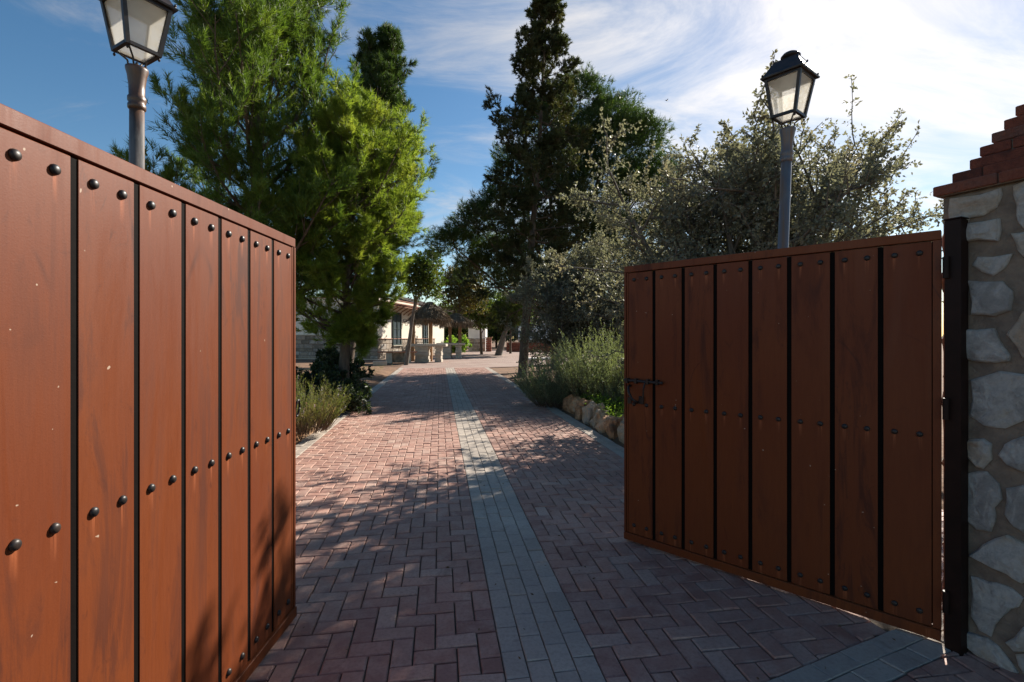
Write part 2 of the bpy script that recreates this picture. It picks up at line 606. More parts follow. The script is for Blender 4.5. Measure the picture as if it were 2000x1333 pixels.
def rock_mat(name, cols, scale=5.0, vary=0.26):
    m, nt, b, _ = nodes_of(name)
    v = coords(nt, 'Object', True)
    r = island_random(nt)
    n = noise(nt, v, scale, 8, 0.68, None, 0.6)
    cr = nt.nodes.new('ShaderNodeValToRGB')
    cr.color_ramp.elements[0].position = 0.3; cr.color_ramp.elements[0].color = (*cols[0], 1)
    cr.color_ramp.elements[1].position = 0.72; cr.color_ramp.elements[1].color = (*cols[-1], 1)
    for i, c in enumerate(cols[1:-1]):
        e = cr.color_ramp.elements.new(0.3 + 0.42 * (i + 1) / (len(cols) - 1)); e.color = (*c, 1)
    ad = nt.nodes.new('ShaderNodeMath'); ad.operation = 'MULTIPLY_ADD'
    nt.links.new(r, ad.inputs[0]); ad.inputs[1].default_value = vary; nt.links.new(n, ad.inputs[2])
    sb = nt.nodes.new('ShaderNodeMath'); sb.operation = 'SUBTRACT'; sb.inputs[1].default_value = vary / 2
    nt.links.new(ad.outputs[0], sb.inputs[0])
    nt.links.new(sb.outputs[0], cr.inputs[0])
    c = mixc(nt, mapr(nt, noise(nt, v, scale * 9, 5, 0.7), 0.45, 0.75, 0, 0.45), cr.outputs[0], tuple(k * 0.5 for k in cols[0]))
    nt.links.new(c, b.inputs['Base Color'])
    b.inputs['Roughness'].default_value = 0.85
    bump(nt, b, noise(nt, v, scale * 5, 12, 0.8), 1.0, 0.03)
    return m


def pole_mat(name, paint, rust, lo, hi):
    """weathered paint: dark blue-grey with rust runs"""
    m, nt, b, _ = nodes_of(name)
    v = coords(nt, 'Object', True)
    n = noise(nt, v, 9, 6, 0.6, (1, 1, 0.09), 0.4)
    n2 = noise(nt, v, 5, 5, 0.6, (1, 1, 0.25))
    c = mixc(nt, mapr(nt, n, lo, hi), paint, rust)
    c = mixc(nt, mapr(nt, n2, 0.52, 0.68, 0, 0.8), c, (0.2, 0.19, 0.18))
    nt.links.new(c, b.inputs['Base Color'])
    b.inputs['Roughness'].default_value = 0.42
    bump(nt, b, noise(nt, v, 60, 4), 0.15, 0.003)
    return m


M['glass'] = glass_mat()
M['pane'] = frosted()
M['pole'] = pole_mat('weathered_grey_pole', (0.10, 0.115, 0.14), (0.17, 0.10, 0.06), 0.5, 0.66)
M['pole_rust'] = pole_mat('rusty_dark_pole', (0.03, 0.028, 0.028), (0.15, 0.07, 0.036), 0.40, 0.6)
M['wallstone'] = rock_mat('wall_stone', [(0.46, 0.41, 0.37), (0.72, 0.66, 0.60), (0.66, 0.54, 0.42), (0.56, 0.34, 0.20)], 6, 0.3)
M['cap'] = rock_mat('cap_brick', [(0.15, 0.045, 0.03), (0.31, 0.08, 0.045), (0.37, 0.11, 0.06), (0.28, 0.12, 0.085)], 9, 0.45)
M['bedrock'] = rock_mat('bed_rock', [(0.22, 0.11, 0.055), (0.52, 0.26, 0.12), (0.58, 0.39, 0.24), (0.44, 0.36, 0.28)], 5)
M['dado'] = rock_mat('dado_stone', [(0.2, 0.16, 0.12), (0.34, 0.27, 0.2), (0.44, 0.35, 0.27), (0.24, 0.21, 0.19), (0.5, 0.44, 0.37)], 3, 0.5)
M['pine'] = foliage('pine_needles', (0.058, 0.105, 0.022), (0.125, 0.185, 0.036), (0.165, 0.205, 0.04), 0.46, 0.5, 1.5)
M['pine_sunlit'] = foliage('sunlit_pine_needles', (0.12, 0.175, 0.032), (0.21, 0.26, 0.052), (0.24, 0.25, 0.055), 0.56, 0.5, 1.5)  # pine needles again, yellower and paler: the sunlit look is put into the colour
M['pine_dark'] = foliage('dark_pine_needles', (0.032, 0.062, 0.018), (0.062, 0.10, 0.028), (0.07, 0.105, 0.028), 0.34, 0.5, 1.4)
M['cypress'] = foliage('cypress_sprays', (0.036, 0.052, 0.024), (0.08, 0.09, 0.04), (0.10, 0.085, 0.04), 0.32, 0.6, 1.2)
M['oak'] = foliage('oak_leaves', (0.14, 0.145, 0.105), (0.225, 0.225, 0.175), (0.20, 0.17, 0.125), 0.36, 0.55, 1.5, 0.35, tcol=(1.05, 1.03, 0.7))
M['broad'] = foliage('broad_leaves', (0.045, 0.08, 0.02), (0.09, 0.125, 0.03), (0.12, 0.12, 0.03), 0.4, 0.5, 1.5)
M['ochre'] = foliage('autumn_leaves', (0.11, 0.085, 0.03), (0.075, 0.085, 0.028), (0.17, 0.11, 0.03), 0.35, 0.5, 1.4)
M['rosemary'] = foliage('rosemary_leaves', (0.12, 0.15, 0.10), (0.26, 0.29, 0.205), (0.25, 0.26, 0.15), 0.4, 0.55, 1.4)
M['lavender'] = foliage('lavender_stems', (0.12, 0.165, 0.05), (0.20, 0.19, 0.08), (0.24, 0.18, 0.08), 0.45, 0.6, 1.3)
M['cover'] = foliage('cover_leaves', (0.13, 0.22, 0.04), (0.21, 0.31, 0.06), None, 0.5, 0.45, 1.5)
M['shrub'] = foliage('dark_shrub_leaves', (0.026, 0.042, 0.02), (0.05, 0.07, 0.032), None, 0.3, 0.5, 1.2)
M['dry'] = foliage('dry_leaves', (0.10, 0.06, 0.03), (0.2, 0.13, 0.07), None, 0.2, 0.8, 1.0)
M['flower'] = plain('pale_flower', (0.42, 0.37, 0.36), None, 20, 0.8, 0)


# ------------------------------------------------------------------ the ground and the drive
PATH = Vector((-0.1475, 0.989)).normalized()       # direction of the drive
SIDE = Vector((PATH.y, -PATH.x))                   # to its right


def uv2w(u, v):
    return (PATH.x * u + SIDE.x * v, PATH.y * u + SIDE.y * v)


def w2uv(x, y):
    return (PATH.x * x + PATH.y * y, SIDE.x * x + SIDE.y * y)


g = MB()
g.add([(-450, -60, -0.035), (450, -60, -0.035), (450, 700, -0.035), (-450, 700, -0.035)], [(0, 1, 2, 3)])
tag(g.build('ground', M['soil']), kind='structure')

V_L0, V_L1 = -1.93, -1.72          # grey border on the left
V_S0, V_S1 = 0.28, 0.70            # grey stripe
V_R0, V_R1 = 2.20, 2.41            # grey border on the right
U_MIN, U_MAX = 0.2, 24.0
CELL = 0.1
rng = random.Random(4)

TH_P, TH_D = Vector((1.067, 2.056)), Vector((0.678, 0.299)).normalized()      # inner edge of the grey course under the gate
TH_N = Vector((-TH_D.y, TH_D.x))                                             # points into the drive
TH_W = 0.21

st = MB()
c = [TH_P + TH_D * a - TH_N * b for a, b in ((-40, 1.6), (40, 1.6), (40, 9.0), (-40, 9.0))]
st.add([(p.x, p.y, -0.02) for p in c], [(0, 3, 2, 1)])
tag(st.build('street', M['asphalt']), kind='structure')  # unseen road, added dark to cut orange bounce onto the shaded leaf

drive = MB()
c = [uv2w(U_MIN - 1, -3.2), uv2w(U_MIN - 1, 4.2), uv2w(U_MAX, V_R1 + 0.03), uv2w(U_MAX, V_L0 - 0.03)]
c = [uv2w(-1.0, -3.0), uv2w(-1.0, 4.5), uv2w(2.6, 4.5), uv2w(4.0, V_R1 + 0.03), uv2w(U_MAX, V_R1 + 0.03), uv2w(U_MAX, V_L0 - 0.03), uv2w(2.5, V_L0 - 0.03), uv2w(1.5, -3.0)]
drive.add([(p[0], p[1], -0.014) for p in c], [tuple(range(len(c)))])
driveway = tag(drive.build('driveway', M['joint']), kind='structure')


def visible_near(x, y):
    return y > 0.9 and abs(x) < 1.25 * y + 0.5


bricks, pavers = [], []          # (polygon in world xy, full?)


def keep(lst, poly_w):
    if len(poly_w) < 3:
        return
    if area(poly_w) < 0:
        poly_w = poly_w[::-1]
    if area(poly_w) < 0.0009:
        return
    cx = sum(p[0] for p in poly_w) / len(poly_w); cyy = sum(p[1] for p in poly_w) / len(poly_w)
    if visible_near(cx, cyy):
        lst.append((poly_w, cx, cyy))


def herring(v0, v1, u0, u1, flip=1, outside=False):
    nv = int(round((v1 - v0) / CELL)); nu = int((u1 - u0) / CELL)
    for i in range(-1, nv + 1):
        for j in range(nu):
            k = (i - flip * j) % 4
            if k == 0:
                r = (i, i + 2, j, j + 1)
            elif (k == 3 and flip == 1):
                r = (i, i + 1, j, j + 2)
            elif (k == 2 and flip == -1):
                r = (i, i + 1, j, j + 2)
            else:
                continue
            a, b = max(r[0], 0), min(r[1], nv)
            if a >= b:
                continue
            quad = [(v0 + a * CELL, u0 + r[2] * CELL), (v0 + b * CELL, u0 + r[2] * CELL), (v0 + b * CELL, u0 + r[3] * CELL), (v0 + a * CELL, u0 + r[3] * CELL)]
            w = [uv2w(u, v) for v, u in quad]
            if area(w) < 0:
                w = w[::-1]
            off = TH_N.dot(TH_P)
            if not outside:
                w = clip(w, (-TH_N.x, -TH_N.y), -off)
            else:
                w = clip(w, (TH_N.x, TH_N.y), off - TH_W)
            keep(bricks, w)


herring(V_S0 - 20 * CELL, V_S0, U_MIN, U_MAX, 1)
herring(V_S1, V_S1 + 15 * CELL, U_MIN, U_MAX, -1)
herring(V_R1, V_R1 + 18 * CELL, U_MIN, 3.6, -1)
herring(-2.6, 4.4, -0.5, 3.6, 1, outside=True)


def pave_cols(v0, ncol, wid, length, u0, u1):
    for cidx in range(ncol):
        u = u0 + (0.5 * length if cidx % 2 else 0) + rng.uniform(-0.01, 0.01)
        while u < u1:
            l = length * rng.uniform(0.985, 1.015)
            quad = [uv2w(u, v0 + cidx * wid), uv2w(u, v0 + (cidx + 1) * wid), uv2w(u + l, v0 + (cidx + 1) * wid), uv2w(u + l, v0 + cidx * wid)]
            if area(quad) < 0:
                quad = quad[::-1]
            w = clip(quad, (-TH_N.x, -TH_N.y), -TH_N.dot(TH_P))
            keep(pavers, w)
            u += l


pave_cols(V_S0, 4, 0.105, 0.186, U_MIN, U_MAX)
pave_cols(V_L0, 2, 0.105, 0.186, 2.2, U_MAX)
pave_cols(V_R0, 2, 0.105, 0.186, 3.4, U_MAX)
for row in range(2):
    t = -3.2 + (0.11 if row else 0)
    while t < 1.5:
        l = 0.205
        p = [TH_P + TH_D * a - TH_N * b for a, b in ((t, row * 0.105), (t + l, row * 0.105), (t + l, (row + 1) * 0.105), (t, (row + 1) * 0.105))]
        keep(pavers, [(q.x, q.y) for q in p])
        t += l


def lay(lst, name, rest_name, mat, joint, bev, limit=290):
    """the pieces that show largest are objects of their own, the others one joined part"""
    def shown(it):
        x, y = it[1], it[2]
        if y < 2.0 or abs(x) > 1.08 * y:
            return 0
        if x < -1.12 * 1.0 and x / y < -1.12 / 2.51:        # behind the left leaf
            return 0
        if x / y > 0.232 and y > 3.49 - (x - 0.807) * 0.967:   # behind the right leaf
            return 0
        return area(it[0]) / (y ** 3)
    order = sorted(lst, key=shown, reverse=True)
    rest = MB()
    for n, (poly, cx, cyy) in enumerate(order):
        q = inset(poly, joint)
        if len(q) < 3:
            continue
        dz = rng.uniform(-0.003, 0.003) - (0.004 if rng.random() < 0.05 else 0)
        tl = (rng.uniform(-0.03, 0.03), rng.uniform(-0.03, 0.03))
        # merge near-duplicate corners
        q2 = [p for i, p in enumerate(q) if math.hypot(p[0] - q[i - 1][0], p[1] - q[i - 1][1]) > 0.002]
        if len(q2) < 3:
            continue
        if n < limit and shown((poly, cx, cyy)) > 0:
            mb = MB()
            loc = [(p[0] - cx, p[1] - cyy) for p in q2]
            ang = rng.uniform(-0.012, 0.012)
            ca, sa = math.cos(ang), math.sin(ang)
            loc = [(p[0] * ca - p[1] * sa, p[0] * sa + p[1] * ca) for p in loc]
            slab(loc, 0.05 + dz, bev, mb, -0.05, tl)
            mb.build(name, mat, driveway, False, (cx, cyy, 0))
        else:
            slab(q2, 0.05 + dz, bev, rest, -0.05, tl)
    o = rest.build(rest_name, mat, driveway)
    o['kind'] = 'stuff'


lay(bricks, 'brick', 'brick_paving', M['brick'], 0.0035, 0.0065)
lay(pavers, 'paver', 'paver_paving', M['paver'], 0.0022, 0.0045)


def plaza_mat():
    m, nt, b, _ = nodes_of('plaza_paving')
    g_ = nt.nodes.new('ShaderNodeNewGeometry').outputs['Position']
    mp = nt.nodes.new('ShaderNodeMapping'); mp.inputs['Rotation'].default_value = (0, 0, R(-8.5))
    nt.links.new(g_, mp.inputs[0])
    br = nt.nodes.new('ShaderNodeTexBrick')
    br.inputs['Color1'].default_value = (0.33, 0.2, 0.16, 1); br.inputs['Color2'].default_value = (0.25, 0.145, 0.115, 1)
    br.inputs['Mortar'].default_value = (0.12, 0.09, 0.07, 1)
    br.inputs['Scale'].default_value = 5.0
    br.inputs['Mortar Size'].default_value = 0.03
    nt.links.new(mp.outputs[0], br.inputs['Vector'])
    c_ = mixc(nt, mapr(nt, noise(nt, g_, 0.8, 5), 0.35, 0.7, 0, 0.5), br.outputs['Color'], (0.42, 0.33, 0.27))
    nt.links.new(c_, b.inputs['Base Color'])
    b.inputs['Roughness'].default_value = 0.85
    return m


M['plaza'] = plaza_mat()
pl = MB()
c = [uv2w(U_MAX, V_L0 - 0.03), uv2w(U_MAX, V_R1 + 0.03), uv2w(27, 9), uv2w(32, 18), uv2w(58, 24), uv2w(60, 4), uv2w(46, 1.5), uv2w(38, -1.9)]
pl.add([(p[0], p[1], -0.006) for p in c], [tuple(range(len(c)))])
tag(pl.build('courtyard_paving', M['plaza']), kind='structure')


def bed(name, outline, top, seed, mat=M['soil'], n=26):
    """a soil bed: domed, lumpy patch over a uv outline quad (u0,u1,v0,v1)"""
    u0, u1, v0, v1 = outline
    r = np.random.default_rng(seed)
    gu, gv = n * 2, n
    bumps = r.normal(0, 1, (gu + 1, gv + 1))
    k = (bumps + np.roll(bumps, 1, 0) + np.roll(bumps, 1, 1) + np.roll(bumps, -1, 0) + np.roll(bumps, -1, 1)) / 5
    vs, fs = [], []
    for i in range(gu + 1):
        for j in range(gv + 1):
            a, b = i / gu, j / gv
            edge = min(min(a, 1 - a) * 6, min(b, 1 - b) * 5, 1.0)
            p = uv2w(u0 + (u1 - u0) * a, v0 + (v1 - v0) * b)
            vs.append((p[0], p[1], -0.05 + (top + 0.05) * (edge ** 0.5) + k[i, j] * 0.035 * (edge > 0)))
    for i in range(gu):
        for j in range(gv):
            q = i * (gv + 1) + j
            fs.append((q, q + 1, q + gv + 2, q + gv + 1))
    me = mesh_np(name, vs, np.array(fs)[:, ::-1], mat, True)
    return tag(link(name, me), kind='structure')


bed('planting_bed', (3.5, 15.5, 2.44, 7.5), 0.17, 1)
bed('planting_bed', (2.6, 14.5, -7.5, -1.97), 0.14, 2)
bed('soil_bank', (14.0, 24.5, -9.5, -2.0), 0.12, 3)


# ------------------------------------------------------------------ gates
GATE_H, GATE_L = 1.945, 1.703
G_Z0 = 0.018


def make_gate(loc, ang, sgn, label):
    root = thing('gate_leaf', label, 'gate', (*loc, 0), ang, 'leaves of the double gate')
    t = 0.016                                    # plank thickness
    def yb(a, b):                                # depth range behind the face (face at y=0)
        return (min(-sgn * a, -sgn * b), max(-sgn * a, -sgn * b))
    L, z0, z1 = GATE_L, G_Z0, G_Z0 + GATE_H
    def rail(name, x0, x1, za, zb, d0, d1, mat=M['gate']):
        y0, y1 = yb(d0, d1)
        MB().bbox((x0, y0, za), (x1, y1, zb), 0.002).build(name, mat, root)
    rail('top_rail', 0, L, z1 - 0.045, z1, -0.004, 0.045)
    rail('bottom_rail', 0.001, L - 0.001, z0, z0 + 0.05, -0.012, 0.045)
    rail('stile', 0, 0.03, z0 + 0.051, z1 - 0.046, -0.003, 0.044)
    rail('stile', L - 0.014, L, z0 + 0.051, z1 - 0.046, -0.006, 0.046)
    rail('stile', L - 0.030, L - 0.019, z0 + 0.052, z1 - 0.047, -0.002, 0.03)
    rail('backing_sheet', 0.031, L - 0.031, z0 + 0.052, z1 - 0.047, 0.034, 0.04, M['gate_dark'])
    x0, x1 = 0.0225, L - 0.0205
    pitch = (x1 - x0) / 8
    w = pitch - 0.0235
    y0, y1 = yb(0.0, t)
    pm = MB().bbox((-w / 2, y0, 0), (w / 2, y1, GATE_H - 0.103), 0.0018).mesh('plank', M['gate'])
    rm = MB()
    prof = [(0.0138, 0.0), (0.0138, 0.002), (0.0124, 0.006), (0.0088, 0.009), (0.0038, 0.0103)]
    rm.lathe(prof, 14)
    rm.v = [(v[0], sgn * v[2], -sgn * v[1]) for v in rm.v]
    rme = rm.mesh('rivet', M['iron'], True)
    cy0, cy1 = yb(0.003, 0.03)
    chan = MB().bbox((-0.0112, cy0, 0.0), (0.0112, cy1, GATE_H - 0.106), 0.001).mesh('channel', M['gate_dark'])
    for i in range(1, 8):
        link('channel', chan, root, (x0 + pitch * i, 0, z0 + 0.0535))
    for i in range(8):
        pc = x0 + pitch * (i + 0.5)
        p = link('plank', pm, root, (pc, 0, z0 + 0.052))
        for zr in (1.862, 0.985, 0.13):
            for dx in (-0.048, 0.048):
                link('rivet', rme, p, (dx, 0.0, zr - z0 - 0.052))
    return root


HINGE_R = Vector((2.031, 2.302)); TIP_R = Vector((0.807, 3.486))
dR = (TIP_R - HINGE_R).normalized()
gate_r = make_gate(HINGE_R, math.atan2(dR.y, dR.x), 1, 'open brown gate leaf in shade with a sliding bolt, hung by the stone pillar')
gate_l = make_gate((-1.118, 0.807), R(90.15), -1, 'open orange brown gate leaf standing in sunlight, with a ring handle at its edge')

# sliding bolt, latch handle and lock on the shaded leaf (local x runs from hinge to tip, face at +y)
b = MB(); b.tube([(1.40, 0.02, 1.148), (1.55, 0.02, 1.15), (1.695, 0.02, 1.152)], 0.0095, 8)
b.tube([(1.53, 0.02, 1.15), (1.535, 0.036, 1.10), (1.54, 0.03, 1.04)], 0.006, 6)
for x in (1.44, 1.51, 1.60, 1.67):
    b.bbox((x - 0.008, 0.001, 1.132), (x + 0.008, 0.033, 1.168), 0.002)
b.build('sliding_bolt', M['iron'], gate_r)
hb = MB(); hb.tube([(1.655, 0.005, 1.115), (1.652, 0.035, 1.105), (1.64, 0.05, 1.07), (1.618, 0.05, 1.03), (1.602, 0.035, 1.008), (1.598, 0.006, 1.0)], [0.011, 0.009, 0.009, 0.009, 0.009, 0.012], 8)
hb.build('pull_handle', M['iron'], gate_r, True)
lk = MB(); lk.bbox((1.645, 0.001, 0.985), (1.675, 0.007, 1.03), 0.002)
lk.build('keyhole_plate', M['iron'], gate_r)
MB().bbox((1.548, 0.001, 0.99), (1.585, 0.012, 1.045), 0.003).build('lock_plate', M['iron'], gate_r)

# ring handle on the sunlit leaf: plate on the free edge, ring hanging out over it
L = GATE_L
rp = MB(); rp.bbox((L + 0.001, -0.004, 1.02), (L + 0.006, 0.036, 1.16), 0.002)
rp.lathe([(0.012, 0), (0.014, 0.004), (0.008, 0.012)], 10, (0, 0, 0))
rp.v = rp.v[:16] + [(L + 0.006 + v[2], 0.016 + v[0], 1.125 + v[1]) for v in rp.v[16:]]
rp.build('handle_plate', M['iron'], gate_l)
rr = MB()
rr.tube([(L + 0.026 + 0.022 * math.cos(a), -0.004 - 0.004 * math.sin(a), 1.085 + 0.042 * math.sin(a)) for a in [i * math.pi / 12 for i in range(25)]], 0.0055, 7)
rr.build('ring_handle', M['iron'], gate_l, True)

# steel gate post with hinges
post = thing('gate_post', 'dark square steel gate post between shaded gate leaf and stone pillar', 'post', (2.070, 2.266, 0), math.atan2(TH_D.y, TH_D.x))
MB().bbox((-0.031, -0.031, -0.04), (0.031, 0.031, 2.0), 0.003).build('shaft', M['post'], post)
MB().bbox((-0.034, -0.034, 2.001), (0.034, 0.034, 2.008), 0.002).build('cap', M['post'], post)
for z in (0.22, 1.12, 1.78):
    hm = MB(); hm.lathe([(0.0125, 0), (0.0125, 0.10)], 10, (-0.040, 0.022, z - 0.05))
    hm.bbox((-0.0335, 0.01, z - 0.04), (-0.0312, 0.029, z + 0.04), 0.001)
    hm.build('hinge', M['post'], post)

# ------------------------------------------------------------------ stone pillar with stepped brick cap
PIL_A = Vector((2.08, 2.345))                     # far corner of its jamb face
PIL_D = Vector((0.42, -0.907)).normalized()       # along the face towards the street
PIL_N = Vector((-PIL_D.y, PIL_D.x))               # into the pillar
PIL_W, PIL_Z = 0.95, 2.13
pillar = thing('stone_pillar', 'stone gate pillar with a stepped red brick top', 'pillar', (PIL_A.x, PIL_A.y, 0), math.atan2(PIL_D.y, PIL_D.x))
# local: x along the face, y into the pillar
core = MB()
core.bbox((0, 0, -0.04), (PIL_W, PIL_W, PIL_Z), 0.012)
core.build('mortar_core', M['mortar'], pillar)


def face_pt(x, y):
    """photo pixel -> (s, z) on the jamb face"""
    k = (x - 1000) / F_PX
    # A + s D = (k Y, Y)
    s = (k * PIL_A.y - PIL_A.x) / (PIL_D.x - k * PIL_D.y)
    Y = PIL_A.y + s * PIL_D.y
    return (s, CAM_H + (HORIZON - y) / F_PX * Y)


def c4(p): return [(1780 + a / 2.382, 200 + b_ / 2.382) for a, b_ in p]
def c5(p): return [(1780 + a / 2.327, 760 + b_ / 2.327) for a, b_ in p]
outl = [
    c4([(185, 450), (420, 400), (425, 430), (400, 490), (340, 530), (275, 540), (265, 562), (185, 560), (178, 500)]),
    c4([(270, 565), (415, 542), (420, 590), (408, 648), (265, 650), (262, 590)]),
    c4([(285, 760), (310, 720), (475, 705), (440, 770), (385, 808), (330, 790)]),
    c4([(262, 830), (430, 835), (475, 880), (465, 970), (390, 995), (280, 990), (275, 890)]),
    c4([(250, 1055), (390, 1052), (415, 1110), (465, 1180), (460, 1205), (330, 1208), (250, 1190), (245, 1100)]),
    c4([(475, 390), (560, 360), (600, 480), (570, 570), (524, 588), (500, 560), (492, 480)]),
    c4([(468, 612), (560, 598), (600, 680), (560, 725), (524, 720), (500, 690)]),
    c4([(450, 1080), (524, 975), (590, 960), (620, 1100), (560, 1200), (524, 1190)]),
    [(1897, 742), (1956, 725), (2020, 733), (2030, 800), (2010, 818), (1965, 837), (1922, 831), (1894, 812)],
    c5([(245, 235), (330, 225), (368, 250), (370, 320), (330, 362), (300, 355), (260, 310)]),
    c5([(400, 300), (430, 250), (512, 215), (600, 250), (590, 350), (512, 378), (440, 345)]),
    c5([(250, 385), (345, 375), (400, 430), (415, 500), (380, 540), (385, 600), (365, 650), (300, 640), (255, 600), (245, 480)]),
    c5([(435, 450), (512, 435), (590, 470), (600, 600), (512, 652), (470, 625), (430, 570), (440, 510)]),
    c5([(265, 755), (330, 705), (440, 662), (540, 715), (580, 830), (512, 882), (440, 840), (330, 790)]),
    c5([(275, 850), (350, 875), (390, 880), (460, 905), (512, 950), (490, 990), (410, 1040), (365, 1125), (310, 1095), (275, 1030)]),
    c5([(242, 1095), (350, 1130), (400, 1170), (490, 1290), (420, 1280), (300, 1210), (245, 1160)]),
    c5([(430, 1150), (512, 1080), (600, 1100), (590, 1190), (512, 1192), (470, 1190)]),
    c5([(475, 1205), (560, 1200), (600, 1270), (512, 1290), (490, 1255)]),
]


def stone_piece(poly, depth, seed, xf, parent):
    """a rough flat stone set in mortar: polygon in (s, z), standing proud by depth"""
    r = random.Random(seed)
    if area(poly) < 0:
        poly = poly[::-1]
    n = len(poly)
    # one extra jittered point per edge for a broken outline
    pts = []
    for i in range(n):
        p, q = poly[i], poly[(i + 1) % n]
        pts.append(p)
        l = math.hypot(q[0] - p[0], q[1] - p[1])
        if l > 0.05:
            t = r.uniform(0.35, 0.65)
            j = r.uniform(-0.07, 0.07) * l
            nx, nz = (q[1] - p[1]) / l, -(q[0] - p[0]) / l
            pts.append((p[0] + (q[0] - p[0]) * t + nx * j, p[1] + (q[1] - p[1]) * t + nz * j))
    n = len(pts)
    cs = sum(p[0] for p in pts) / n; cz = sum(p[1] for p in pts) / n
    inner = scale_poly(pts, 0.006)
    inner2 = [(cs + (p[0] - cs) * 0.5, cz + (p[1] - cz) * 0.5) for p in pts]
    tx, tz = r.uniform(-0.05, 0.05), r.uniform(-0.05, 0.05)
    vs = [(p[0], 0.02, p[1]) for p in pts]
    vs += [(p[0], -depth * 0.55 + tx * (p[0] - cs) + r.uniform(-0.002, 0.002), p[1]) for p in pts]
    vs += [(p[0], -depth + tx * (p[0] - cs) + tz * (p[1] - cz) + r.uniform(-0.003, 0.003), p[1]) for p in inner]
    vs += [(p[0], -depth * 1.05 + tx * (p[0] - cs) + tz * (p[1] - cz) + r.uniform(-0.005, 0.003), p[1]) for p in inner2]
    fs = []
    for k in range(3):
        for i in range(n):
            a, b_ = k * n + i, k * n + (i + 1) % n
            fs.append((a, b_, b_ + n, a + n))
    fs.append(tuple(range(3 * n, 4 * n)))
    mb = MB(); mb.add([xf(v) for v in vs], fs)
    mb.build('stone', M['wallstone'], parent)


sd = 0
for o_ in outl:
    sd += 1
    stone_piece([face_pt(*p) for p in o_], 0.014 + 0.006 * (sd % 3), sd, lambda v: v, pillar)
# the rest of this face and the street face, same stones laid by eye
rs = random.Random(11)


def fill_face(x0, x1, xf):
    global sd
    z = 0.02
    while z < PIL_Z - 0.1:
        hgt = rs.uniform(0.12, 0.24)
        if z + hgt > PIL_Z - 0.02:
            hgt = PIL_Z - 0.02 - z
        x = x0
        while x < x1 - 0.06:
            wd = min(rs.uniform(0.14, 0.32), x1 - x)
            if x1 - (x + wd) < 0.08:
                wd = x1 - x
            cx, cz = x + wd / 2, z + hgt / 2
            m_ = rs.randint(5, 7)
            a0 = rs.uniform(0, 6.28)
            poly = []
            for k in range(m_):
                a = a0 + 2 * math.pi * k / m_ + rs.uniform(-0.25, 0.25)
                e = 1.0 / max(abs(math.cos(a)) / (wd / 2 - 0.012), abs(math.sin(a)) / (hgt / 2 - 0.012))
                e *= rs.uniform(0.82, 1.0)
                poly.append((cx + e * math.cos(a), cz + e * math.sin(a)))
            sd += 1
            stone_piece(poly, rs.uniform(0.012, 0.024), sd, xf, pillar)
            x += wd
        z += hgt


fill_face(0.42, PIL_W, lambda v: v)
fill_face(0.0, PIL_W, lambda v: (PIL_W - v[1], v[0], v[2]))          # street face (x = PIL_W)
fill_face(0.0, PIL_W, lambda v: (v[1], PIL_W - v[0], v[2]))          # inner face (x = 0)

# stepped cap, brick by brick: step widths read off the photograph
ends = [-0.03, 0.019, 0.067, 0.093, 0.125, 0.158, 0.186, 0.215, 0.25, 0.29]
hts = 0.047
z = PIL_Z + 0.004
bm_cap = MB().bbox((-0.12, -0.055, 0), (0.12, 0.055, hts), 0.004).mesh('cap_brick', M['cap'])
bm_half = MB().bbox((-0.058, -0.055, 0), (0.058, 0.055, hts), 0.004).mesh('cap_brick', M['cap'])
cm = MB()
for k, e in enumerate(ends):
    side = PIL_W - 2 * e
    off = 0.0 if k % 2 == 0 else 0.12
    cm.box((e + 0.012, e + 0.012, z - 0.004), (PIL_W - e - 0.012, PIL_W - e - 0.012, z + hts - 0.003))
    for f in range(4):
        t = 0.0
        first = True
        while t < side - 0.11:
            wdt = 0.116 if (first and off) else 0.24
            if t + wdt > side - 0.1:
                wdt = side - 0.112 - t
                if wdt < 0.06:
                    break
            first = False
            mid = t + wdt / 2
            loc = {0: (e + mid, e + 0.055), 1: (PIL_W - e - 0.055, e + mid), 2: (PIL_W - e - mid, PIL_W - e - 0.055), 3: (e + 0.055, PIL_W - e - mid)}[f]
            o_ = link('cap_brick', bm_cap if wdt > 0.15 else bm_half, pillar, (loc[0] + rs.uniform(-0.003, 0.003), loc[1] + rs.uniform(-0.003, 0.003), z), (rs.uniform(-0.008, 0.008), 0, f * math.pi / 2 + rs.uniform(-0.008, 0.008)))
            full = 0.24 if wdt > 0.15 else 0.116
            o_.scale = ((wdt - 0.008) / full, 1, 1)
            t += wdt
    z += hts + 0.010
cm.build('cap_mortar', M['mortar'], pillar)


